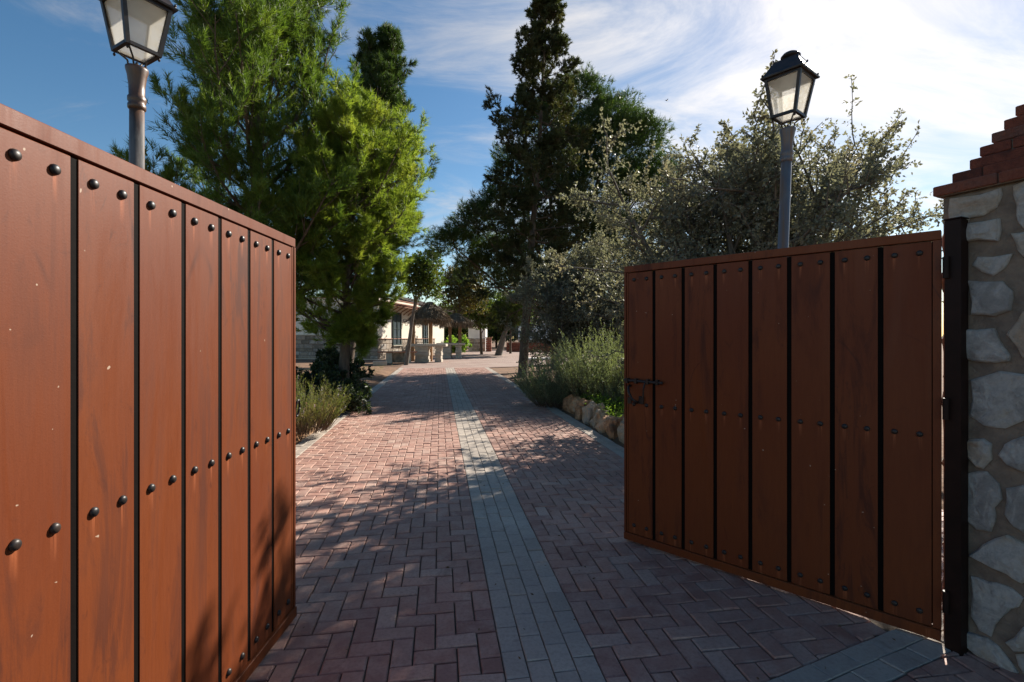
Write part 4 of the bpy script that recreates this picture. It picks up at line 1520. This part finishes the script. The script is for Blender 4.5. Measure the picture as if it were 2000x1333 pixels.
leafy_shrub('garden_shrub', (-5.6, 50.0, 0.0), 'bright yellow green shrub seen between the two thatched shelters', 216, 1.3, 1.8, M['cover'], 5, (6, 0.16, 0.1))
leafy_shrub('garden_shrub', (-10.5, 55.0, 0.0), 'reddish low shrub beyond the courtyard behind the shelters', 217, 1.5, 1.6, M['ochre'], 5, (6, 0.16, 0.1))
leafy_shrub('sapling', (-2.25, 2.35, 0.0), 'leafy sapling whose top sprigs just clear the top of the sunlit gate leaf', 218, 0.28, 2.02, M['broad'], 5, (6, 0.05, 0.03))

# ground cover and weeds: nobody could count the leaves
r_ = np.random.default_rng(301)


def scatter_cover(name, region, n, hgt, mat, leaf, seed, z0):
    r = np.random.default_rng(seed)
    u = r.uniform(region[0], region[1], n); v = r.uniform(region[2], region[3], n)
    keepm = (np.sin(u * 5.1 + v * 3.0) + np.sin(v * 7.3 - u * 2.2) + r.normal(0, 0.5, n)) > -0.5
    u, v = u[keepm], v[keepm]
    m = len(u)
    P = np.stack([PATH.x * u + SIDE.x * v, PATH.y * u + SIDE.y * v, np.full(m, z0)], 1)
    D = unit(np.stack([r.normal(0, 0.5, m), r.normal(0, 0.5, m), np.ones(m)], 1))
    L = hgt * (0.4 + 0.8 * r.random(m))
    V, F = leaves(P, D, L, leaf[0], leaf[1], leaf[2], (30, 100), r)
    o = link(name, mesh_np(name, V, F, mat))
    return tag(o, None, None, None, 'stuff')


tag(scatter_cover('ground_cover', (5.6, 9.6, 2.7, 4.4), 3200, 0.30, M['cover'], (9, 0.03, 0.022), 302, 0.14), 'bright green low ground cover behind the right rock edging', 'ground cover')
tag(scatter_cover('creeping_weeds', (4.2, 6.6, -2.25, -1.80), 260, 0.12, M['cover'], (8, 0.026, 0.012), 303, 0.0), 'creeping weeds growing over the left paving edge', 'weeds')
tag(scatter_cover('dry_grass', (14.5, 24, -8.5, -2.3), 900, 0.14, M['lavender'], (6, 0.07, 0.008), 304, 0.08), 'dry grass tufts on the soil bank under the pines', 'grass')

# fallen leaves and grit on the paving
n = 520
r = np.random.default_rng(310)
u = r.uniform(1.6, 14, n) ; v = r.uniform(-1.9, 2.3, n)
P = np.stack([PATH.x * u + SIDE.x * v, PATH.y * u + SIDE.y * v, np.full(n, 0.004)], 1)
D = unit(np.stack([r.normal(0, 1, n), r.normal(0, 1, n), np.full(n, 0.12)], 1))
V, F = leaves(P, D, np.full(n, 0.003), 1, 0.02, 0.009, (0, 12), r)
tag(link('fallen_leaves', mesh_np('fallen_leaves', V, F, M['dry'])), 'small dry leaves scattered on the brick paving', 'leaf litter', None, 'stuff')


# ------------------------------------------------------------------ rough rock edging of the beds
def rock_mesh(seed, sx, sy, sz):
    import bmesh
    from mathutils import noise as mn
    r = random.Random(seed)
    bm = bmesh.new()
    bmesh.ops.create_icosphere(bm, subdivisions=3, radius=1.0)
    cuts = [(Vector((r.gauss(0, 1), r.gauss(0, 1), r.gauss(0, 1))).normalized(), r.uniform(0.5, 0.8)) for _ in range(12)]
    off = Vector((r.uniform(0, 50), r.uniform(0, 50), r.uniform(0, 50)))
    for v in bm.verts:
        p = v.co.copy()
        p = Vector([math.copysign(abs(c_) ** 0.75, c_) for c_ in p])
        for n_, d_ in cuts:
            e = p.dot(n_) - d_ * 1.15
            if e > 0:
                p -= n_ * e * 0.92
        k = 1 + 0.2 * mn.noise(p * 1.7 + off) + 0.2 * mn.noise(p * 3.7 + off) + 0.10 * mn.noise(p * 8 + off)
        p *= k
        v.co = (p.x * sx, p.y * sy, p.z * sz)
    me = bpy.data.meshes.new('rock')
    bm.to_mesh(me); bm.free()
    me.materials.append(M['bedrock'])
    return me


rocks = [rock_mesh(400 + k, *s_) for k, s_ in enumerate(((0.31, 0.2, 0.20), (0.26, 0.19, 0.18), (0.36, 0.21, 0.19), (0.22, 0.17, 0.19), (0.29, 0.22, 0.21)))]


def edging(name, label, u0, u1, v, seed):
    root = thing(name, label, 'stone edging', (*uv2w(u0, v), 0))
    r = random.Random(seed)
    u = u0
    k = 0
    while u < u1:
        me = rocks[r.randrange(5)]
        p = uv2w(u, v + r.uniform(-0.04, 0.04))
        o = link('rock', me, root, (p[0] - root.location.x, p[1] - root.location.y, 0.09 + r.uniform(-0.02, 0.04)))
        o.rotation_euler = (r.uniform(-0.2, 0.2), r.uniform(-0.2, 0.2), math.atan2(PATH.y, PATH.x) + r.choice((0, math.pi)) + r.uniform(-0.25, 0.25))
        sfac = r.uniform(0.8, 1.1)
        o.scale = (sfac, sfac, sfac * r.uniform(1.0, 1.3))
        u += 0.43 * sfac + r.uniform(-0.03, 0.04)


edging('rock_edging', 'rough orange rocks edging the planting bed right of the drive', 4.0, 9.6, V_R1 + 0.24, 61)
edging('rock_edging', 'rough pale rocks edging the planting bed left of the drive below the lavender', 3.6, 10.6, V_L0 - 0.22, 62)


# ------------------------------------------------------------------ the pale house with its stone footing
HC = Vector((-9.27, 33.6)); HF = Vector((0.18, 0.984)).normalized(); HB = Vector((-HF.y, HF.x))
house = thing('house', 'cream rendered house with a stone footing and tiled eaves left of the courtyard', 'house', (HC.x, HC.y, 0), math.atan2(HF.y, HF.x))
# local x along the facade (away), y to the left (HB); facade is y=0 seen from -y
HW, HD, HH = 11.7, 9.5, 4.05
wl = MB()
wl.box((0, 0, -0.05), (HW, HD, HH))
wl.build('wall', M['cream'], house)


def dado(x0, x1, ztop, face, rows, cols, seed):
    """coursed rough stones; face 'front' (y=0) or 'side' (x=0)"""
    bk_ = MB()
    if face == 'side':
        bk_.box((-0.011, x0 + 0.004, 0.0), (0.004, x1 - 0.004, ztop - 0.004))
    else:
        bk_.box((x0 + 0.004, -0.011, 0.0), (x1 - 0.004, 0.004, ztop - 0.004))
    bk_.build('footing_mortar', M['mortar'], house)
    r = random.Random(seed)
    hs = [r.uniform(0.8, 1.2) for _ in range(rows)]
    tot = sum(hs)
    z = 0.0
    for i in range(rows):
        h = hs[i] / tot * ztop
        x = x0
        while x < x1 - 0.15:
            w = (x1 - x0) / cols * r.uniform(0.7, 1.4)
            if x + w > x1 - 0.25:
                w = x1 - x
            e = 0.02
            d = r.uniform(0.02, 0.045)
            mb = MB()
            j = [r.uniform(-0.02, 0.02) for _ in range(8)]
            if face == 'side':
                mb.bbox((-d, x + e, z + e), (0.02, x + w - e, z + h - e), 0.012)
            else:
                mb.bbox((x + e, -d, z + e), (x + w - e, 0.02, z + h - e), 0.012)
            mb.build('stone', M['dado'], house)
            x += w
        z += h


dado(0.0, HD, 1.64, 'side', 6, 15, 71)
dado(0.0, HW, 1.38, 'front', 4, 24, 72)
MB().bbox((0.02, -0.085, 1.385), (HW, 0.01, 1.43), 0.01).build('string_course', M['terracotta'], house)
MB().bbox((-0.075, 0.0, 1.645), (0.01, HD, 1.70), 0.01).build('string_course', M['concrete'], house)


def window(x0, x1, z0, z1):
    w = link('window', MB().bbox((x0, -0.05, z0), (x1, -0.004, z1), 0.004).mesh('window', M['glass']), house)
    f = MB()
    for a, b_ in ((x0 - 0.05, x0 + 0.03), (x1 - 0.03, x1 + 0.05), ((x0 + x1) / 2 - 0.03, (x0 + x1) / 2 + 0.03)):
        f.bbox((a, -0.10, z0), (b_, -0.003, z1), 0.005)
    f.bbox((x0 - 0.05, -0.103, z1 + 0.001), (x1 + 0.05, -0.003, z1 + 0.08), 0.005)
    f.bbox((x0 - 0.05, -0.103, z0 - 0.08), (x1 + 0.05, -0.003, z0 - 0.001), 0.005)
    for k in (1, 2, 3):
        zz = z0 + (z1 - z0) * k / 4
        f.bbox((x0 + 0.031, -0.085, zz - 0.015), ((x0 + x1) / 2 - 0.031, -0.052, zz + 0.015), 0.004)
        f.bbox(((x0 + x1) / 2 + 0.031, -0.085, zz - 0.015), (x1 - 0.031, -0.052, zz + 0.015), 0.004)
    f.build('frame', M['green_frame'], w)
    MB().bbox((x0 - 0.12, -0.16, z0 - 0.14), (x1 + 0.12, -0.002, z0 - 0.082), 0.01).build('sill', M['concrete'], w)


window(2.4, 3.8, 1.0, 3.3)
window(8.65, 9.65, 1.0, 3.3)


def tiled_slope(name, mat, parent, x0, x1, y_hi, z_hi, y_lo, z_lo, pitch=0.22):
    """barrel tiles laid down a slope, joined (each far under ten pixels)"""
    mb = MB()
    n = int((x1 - x0) / pitch)
    rows = max(1, int(math.hypot(y_hi - y_lo, z_hi - z_lo) / 0.4))
    for i in range(n):
        xc = x0 + (i + 0.5) * pitch
        for k in range(rows):
            ta, tb = k / rows, (k + 1.12) / rows
            tb = min(tb, 1.03)
            pa = (y_hi + (y_lo - y_hi) * ta, z_hi + (z_lo - z_hi) * ta)
            pb = (y_hi + (y_lo - y_hi) * tb, z_hi + (z_lo - z_hi) * tb)
            vs, fs = [], []
            for (yy, zz), ra in ((pa, 0.085), (pb, 0.105)):
                for s_ in range(6):
                    a = math.pi * s_ / 5
                    vs.append((xc + ra * math.cos(a), yy, zz + 0.02 + ra * 0.8 * math.sin(a) + (0.025 if ra > 0.1 else 0)))
                for s_ in range(6):
                    a = math.pi * s_ / 5
                    vs.append((xc + (ra - 0.018) * math.cos(a), yy, zz + 0.02 + (ra - 0.018) * 0.8 * math.sin(a) + (0.025 if ra > 0.1 else 0)))
            for s_ in range(5):
                fs.append((s_, s_ + 1, 12 + s_ + 1, 12 + s_))
                fs.append((6 + s_ + 1, 6 + s_, 18 + s_, 18 + s_ + 1))
                fs.append((12 + s_, 13 + s_, 19 + s_, 18 + s_))
            mb.add(vs, fs)
    o = mb.build(name, mat, parent)
    o['kind'] = 'stuff'
    return o


# terracotta eaves over the facade, with wooden brackets below
ev = MB()
ev.hexa([(0.75, -0.85, 3.72), (8.2, -0.85, 3.72), (8.2, -0.002, 3.98), (0.75, -0.002, 3.98), (0.75, -0.85, 3.78), (8.2, -0.85, 3.78), (8.2, -0.002, 4.04), (0.75, -0.002, 4.04)])
ev.build('eaves_board', M['terracotta'], house)
tiled_slope('eaves_tiles', M['terracotta'], house, 0.75, 8.2, -0.02, 4.03, -0.88, 3.77)
for k in range(9):
    x = 1.0 + k * 0.86
    bk = MB(); bk.tube([(x, -0.003, 3.25), (x, -0.25, 3.45), (x, -0.72, 3.72)], 0.045, 5)
    bk.build('bracket', M['wood'], house)
MB().bbox((-0.12, -0.12, HH + 0.001), (HW * 0.62, HD, HH + 0.22), 0.02).build('parapet', M['cream'], house)
MB().bbox((-0.17, -0.17, HH + 0.222), (HW * 0.62 + 0.05, HD, HH + 0.27), 0.01).build('coping', M['terracotta'], house)
# dark tiled roof on the far wing
wg = MB()
wg.box((HW + 0.002, 0.6, -0.05), (HW + 4.5, HD, HH - 0.25))
wg.build('wing_wall', M['cream'], house)
wg = MB()
wg.hexa([(HW * 0.64, -0.5, HH + 0.01), (HW + 4.6, -0.5, HH + 0.01), (HW + 4.6, 4.0, HH + 1.3), (HW * 0.64, 4.0, HH + 1.3), (HW * 0.64, -0.5, HH + 0.09), (HW + 4.6, -0.5, HH + 0.09), (HW + 4.6, 4.0, HH + 1.38), (HW * 0.64, 4.0, HH + 1.38)])
wg.build('roof', M['darktile'], house)
tiled_slope('roof_tiles', M['darktile'], house, HW * 0.64, HW + 4.6, 3.9, HH + 1.35, -0.55, HH + 0.08)


def wall_lantern(s, z, label):
    p = HC + HF * s
    root = thing('wall_lantern', label, 'wall lantern', (p.x, p.y, z), math.atan2(HF.y, HF.x), 'lanterns on the house wall')
    a = MB(); a.tube([(0, -0.003, 0.25), (0, -0.12, 0.34), (0, -0.24, 0.3), (0, -0.24, 0.2)], 0.014, 6); a.bbox((-0.04, -0.02, 0.12), (0.04, -0.002, 0.32), 0.004)
    a.build('arm', M['iron'], root)
    fr = MB()
    for sx, sy in ((1, 1), (1, -1), (-1, 1), (-1, -1)):
        fr.tube([(sx * 0.06, -0.24 + sy * 0.06, -0.16), (sx * 0.10, -0.24 + sy * 0.10, 0.12)], 0.012, 4)
    fr.hexa([(-0.13, -0.37, 0.12), (0.13, -0.37, 0.12), (0.13, -0.11, 0.12), (-0.13, -0.11, 0.12), (-0.04, -0.28, 0.22), (0.04, -0.28, 0.22), (0.04, -0.2, 0.22), (-0.04, -0.2, 0.22)])
    fr.bbox((-0.07, -0.31, -0.18), (0.07, -0.17, -0.16), 0.004)
    fr.build('lantern_frame', M['iron'], root)
    pm = MB(); pm.hexa([(-0.055, -0.295, -0.158), (0.055, -0.295, -0.158), (0.055, -0.185, -0.158), (-0.055, -0.185, -0.158), (-0.092, -0.332, 0.118), (0.092, -0.332, 0.118), (0.092, -0.148, 0.118), (-0.092, -0.148, 0.118)])
    pm.build('pane', M['pane'], root)


wall_lantern(0.7, 2.75, 'black wall lantern near the corner of the cream house')
wall_lantern(4.45, 2.6, 'black wall lantern beside the tall green framed window, behind the slim tree')
wall_lantern(6.9, 2.5, 'black wall lantern behind the nearer thatched shelter')


# ------------------------------------------------------------------ bench, tables, thatched shelters, kerb blocks
def piece(mb_list, name, mat, parent):
    mb = MB()
    for a, b_ in mb_list:
        mb.bbox(a, b_, 0.012)
    return mb.build(name, mat, parent)


bench = thing('stone_bench', 'stone bench with a terracotta seat by the corner of the cream house', 'bench', (-6.75, 28.6, 0), R(8))
MB().bbox((-1.1, -0.28, 0.60), (1.15, 0.28, 0.68), 0.012).build('seat', M['terracotta'], bench)
for x in (-0.45, 0.62):
    MB().bbox((x - 0.17, -0.22, -0.02), (x + 0.17, 0.22, 0.6), 0.015).build('leg', M['concrete'], bench)
MB().bbox((-0.28, 0.02, 0.0), (0.45, 0.2, 0.58), 0.012).build('back_block', M['dado'], bench)


def table(loc, label, w, h, rz=0.0):
    root = thing('stone_table', label, 'table', loc, rz, 'stone tables under the thatched shelters')
    MB().bbox((-w / 2, -0.45, h - 0.16), (w / 2, 0.45, h), 0.02).build('tabletop', M['concrete'], root)
    for cx in (-0.12 * w - 0.12, 0.28 * w):
        z = -0.02
        k = 0
        while z < h - 0.17:
            hh = min(0.2, h - 0.162 - z)
            i = 0.03 if k % 2 else 0.0
            wd = 0.42 if cx < 0 else 0.2
            MB().bbox((cx - wd + i, -0.36 + i, z), (cx + wd - i, 0.36 - i, z + hh - 0.004), 0.02).build('leg_block', M['concrete'], root)
            z += hh
            k += 1
    return root


table((-5.08, 29.7, 0), 'nearer pale stone table with stacked block legs under the front thatched shelter', 2.2, 1.1)
table((-4.45, 35.4, 0), 'farther pale stone table with stacked block legs under the back thatched shelter', 2.0, 1.1)


def shelter(loc, label, seed, rad, z_eave, z_top, posts):
    root = thing('thatched_shelter', label, 'shelter', loc, 0, 'thatched shelters beside the courtyard')
    for (x, y) in posts:
        MB().bbox((x - 0.11, y - 0.11, -0.03), (x + 0.11, y + 0.11, z_eave + 0.12), 0.015).build('post', M['wood'], root)
    xs = [p[0] for p in posts]
    MB().bbox((min(xs) - 0.1, -0.08, z_eave + 0.121), (max(xs) + 0.1, 0.08, z_eave + 0.22), 0.01).build('beam', M['wood'], root)
    r = np.random.default_rng(seed)
    n = 40
    prof = [(rad, z_eave), (rad * 1.01, z_eave + 0.1), (rad * 0.72, z_eave + (z_top - z_eave) * 0.42), (rad * 0.45, z_eave + (z_top - z_eave) * 0.68), (rad * 0.36, z_eave + (z_top - z_eave) * 0.70), (rad * 0.12, z_top - 0.02), (0.03, z_top)]
    mb = MB().lathe(prof, n)
    mb.v = [(v[0] * (1 + r.normal(0, 0.018)), v[1] * (1 + r.normal(0, 0.018)), v[2] + r.normal(0, 0.012)) for v in mb.v]
    mb.build('thatch_roof', M['thatch'], root)
    # ragged straw: layers down the slope and the hanging fringe
    m = 2600
    a = r.random(m) * 6.283
    q = r.random(m) ** 0.6
    rr_ = rad * (0.08 + 0.94 * q)
    zz = np.interp(rr_, [p[0] for p in prof[::-1]][:6], [p[1] for p in prof[::-1]][:6])
    P = np.stack([np.cos(a) * rr_, np.sin(a) * rr_, zz + 0.015], 1)
    D = unit(np.stack([np.cos(a), np.sin(a), np.full(m, -0.75)], 1) + r.normal(0, 0.13, (m, 3)))
    v1 = needles(P, D, np.full(m, 0.05), 1, 0.3, 0.04, (0, 14), r)
    m2 = 900
    a = r.random(m2) * 6.283
    P = np.stack([np.cos(a) * rad * 0.99, np.sin(a) * rad * 0.99, np.full(m2, z_eave + 0.04)], 1)
    D = unit(np.stack([np.cos(a) * 0.12, np.sin(a) * 0.12, np.full(m2, -1.0)], 1) + r.normal(0, 0.1, (m2, 3)))
    v2 = needles(P, D, np.full(m2, 0.05), 1, 0.36, 0.05, (0, 10), r)
    o = crown('straw_fringe', M['thatch'], root, v1, v2)
    return root


shelter((-5.1, 30.4, 0), 'nearer thatched straw shelter on wooden posts over the front stone table', 81, 1.22, 2.55, 3.72, ((-1.15, 0.3), (-0.02, 0.2)))
shelter((-4.2, 36.4, 0), 'farther thatched straw shelter with a wooden post at its right', 82, 1.15, 2.55, 3.35, ((-0.45, 0.1), (0.32, -0.2)))

kb = MB().bbox((-0.36, -0.16, -0.03), (0.36, 0.16, 0.22), 0.02)
tag(kb.build('stone_block', M['concrete'], None, False, gpt(742, 713.5), (0, 0, R(12))), 'small concrete block on the soil in front of the stone bench', 'block')
wb = thing('white_bench', 'low white slab bench behind the dark conifer trunk', 'bench', gpt(1055, 714), R(6))
MB().bbox((-0.75, -0.35, 0.28), (0.75, 0.35, 0.40), 0.02).build('seat', M['white'], wb)
for x in (-0.5, 0.5):
    MB().bbox((x - 0.12, -0.25, -0.02), (x + 0.12, 0.25, 0.279), 0.015).build('leg', M['concrete'], wb)


# ------------------------------------------------------------------ far walls and buildings across the courtyard
def brick_wall(loc, rz, length, rows, label):
    root = thing('low_brick_wall', label, 'wall', loc, rz)
    h = 0.085
    MB().bbox((0.02, 0.03, -0.03), (length - 0.02, 0.27, rows * h - 0.01), 0.01).build('mortar_core', M['mortar'], root)
    mb = MB()
    for k in range(rows):
        x = -0.125 if k % 2 else 0.0
        while x < length:
            a, b_ = max(0, x) + 0.006, min(length, x + 0.25) - 0.006
            if b_ - a > 0.05:
                mb.box((a, 0, k * h + 0.005), (b_, 0.3, k * h + h - 0.007))
            x += 0.25
    o = mb.build('brick_courses', M['cap'], root)
    o['kind'] = 'stuff'
    MB().bbox((-0.03, -0.04, rows * h + 0.002), (length + 0.03, 0.34, rows * h + 0.07), 0.012).build('coping', M['terracotta'], root)
    return root


brick_wall((-0.6, 52.0, 0), R(2), 9.0, 11, 'long low red brick wall across the far end of the courtyard')


def footed_building(loc, rz, w, d, h, foot, label, name='outbuilding', roof=True):
    root = thing(name, label, 'building', loc, rz)
    MB().box((0, 0, -0.05), (w, d, h)).build('wall', M['white'], root)
    r = random.Random(int(w * 100))
    rows = max(3, int(foot / 0.35))
    z = 0
    for i in range(rows):
        hh = foot / rows
        x = 0
        while x < w - 0.2:
            ww = r.uniform(0.35, 0.8)
            if x + ww > w - 0.3:
                ww = w - x
            MB().bbox((x + 0.02, -r.uniform(0.04, 0.09), z + 0.02), (x + ww - 0.02, 0.02, z + hh - 0.02), 0.02).build('stone', M['wallstone' if name != 'outbuilding' else 'dado'], root)
            x += ww
        z += hh
    if roof:
        MB().hexa([(-0.3, -0.4, h + 0.002), (w + 0.3, -0.4, h + 0.002), (w + 0.3, d + 0.3, h + 0.9), (-0.3, d + 0.3, h + 0.9), (-0.3, -0.4, h + 0.12), (w + 0.3, -0.4, h + 0.12), (w + 0.3, d + 0.3, h + 1.02), (-0.3, d + 0.3, h + 1.02)]).build('roof', M['darktile'], root)
    return root


footed_building((-4.85, 54.0, 0), R(0), 1.9, 4.0, 2.75, 1.45, 'small white outbuilding with a rough stone footing beyond the shelters')
footed_building((0.8, 62.0, 0), R(-3), 12.0, 6.0, 3.8, 1.35, 'long white building with a grey stone footing behind the low brick wall', 'far_building')
bp = thing('brick_pier', 'reddish brick pier right of the small white outbuilding', 'pier', (-2.55, 53.0, 0))
for k in range(6):
    MB().bbox((-0.3, -0.25, k * 0.25 - 0.02), (0.3, 0.25, k * 0.25 + 0.215), 0.015).build('brick_block', M['cap'], bp)
MB().bbox((-0.36, -0.31, 1.481), (0.36, 0.31, 1.56), 0.015).build('cap', M['terracotta'], bp)

# bird over the oak
bx, by, bz = px(1302, 197, 14)
bd = MB()
bd.tube([(-0.05, 0, 0), (-0.02, 0, 0.004), (0.02, 0, 0.003), (0.055, 0, -0.004)], [0.003, 0.012, 0.011, 0.003], 7)
bd.add([(0.015, 0.008, 0.004), (-0.012, 0.008, 0.004), (-0.03, 0.07, 0.03), (0.0, 0.065, 0.032)], [(0, 1, 2, 3)])
bd.add([(0.015, -0.008, 0.004), (-0.012, -0.008, 0.004), (-0.03, -0.07, 0.03), (0.0, -0.065, 0.032)], [(3, 2, 1, 0)])
tag(bd.build('bird', M['iron'], None, False, (bx, by, bz), (0.2, 0, 0.4)), 'tiny dark bird flying above the holm oak', 'bird')
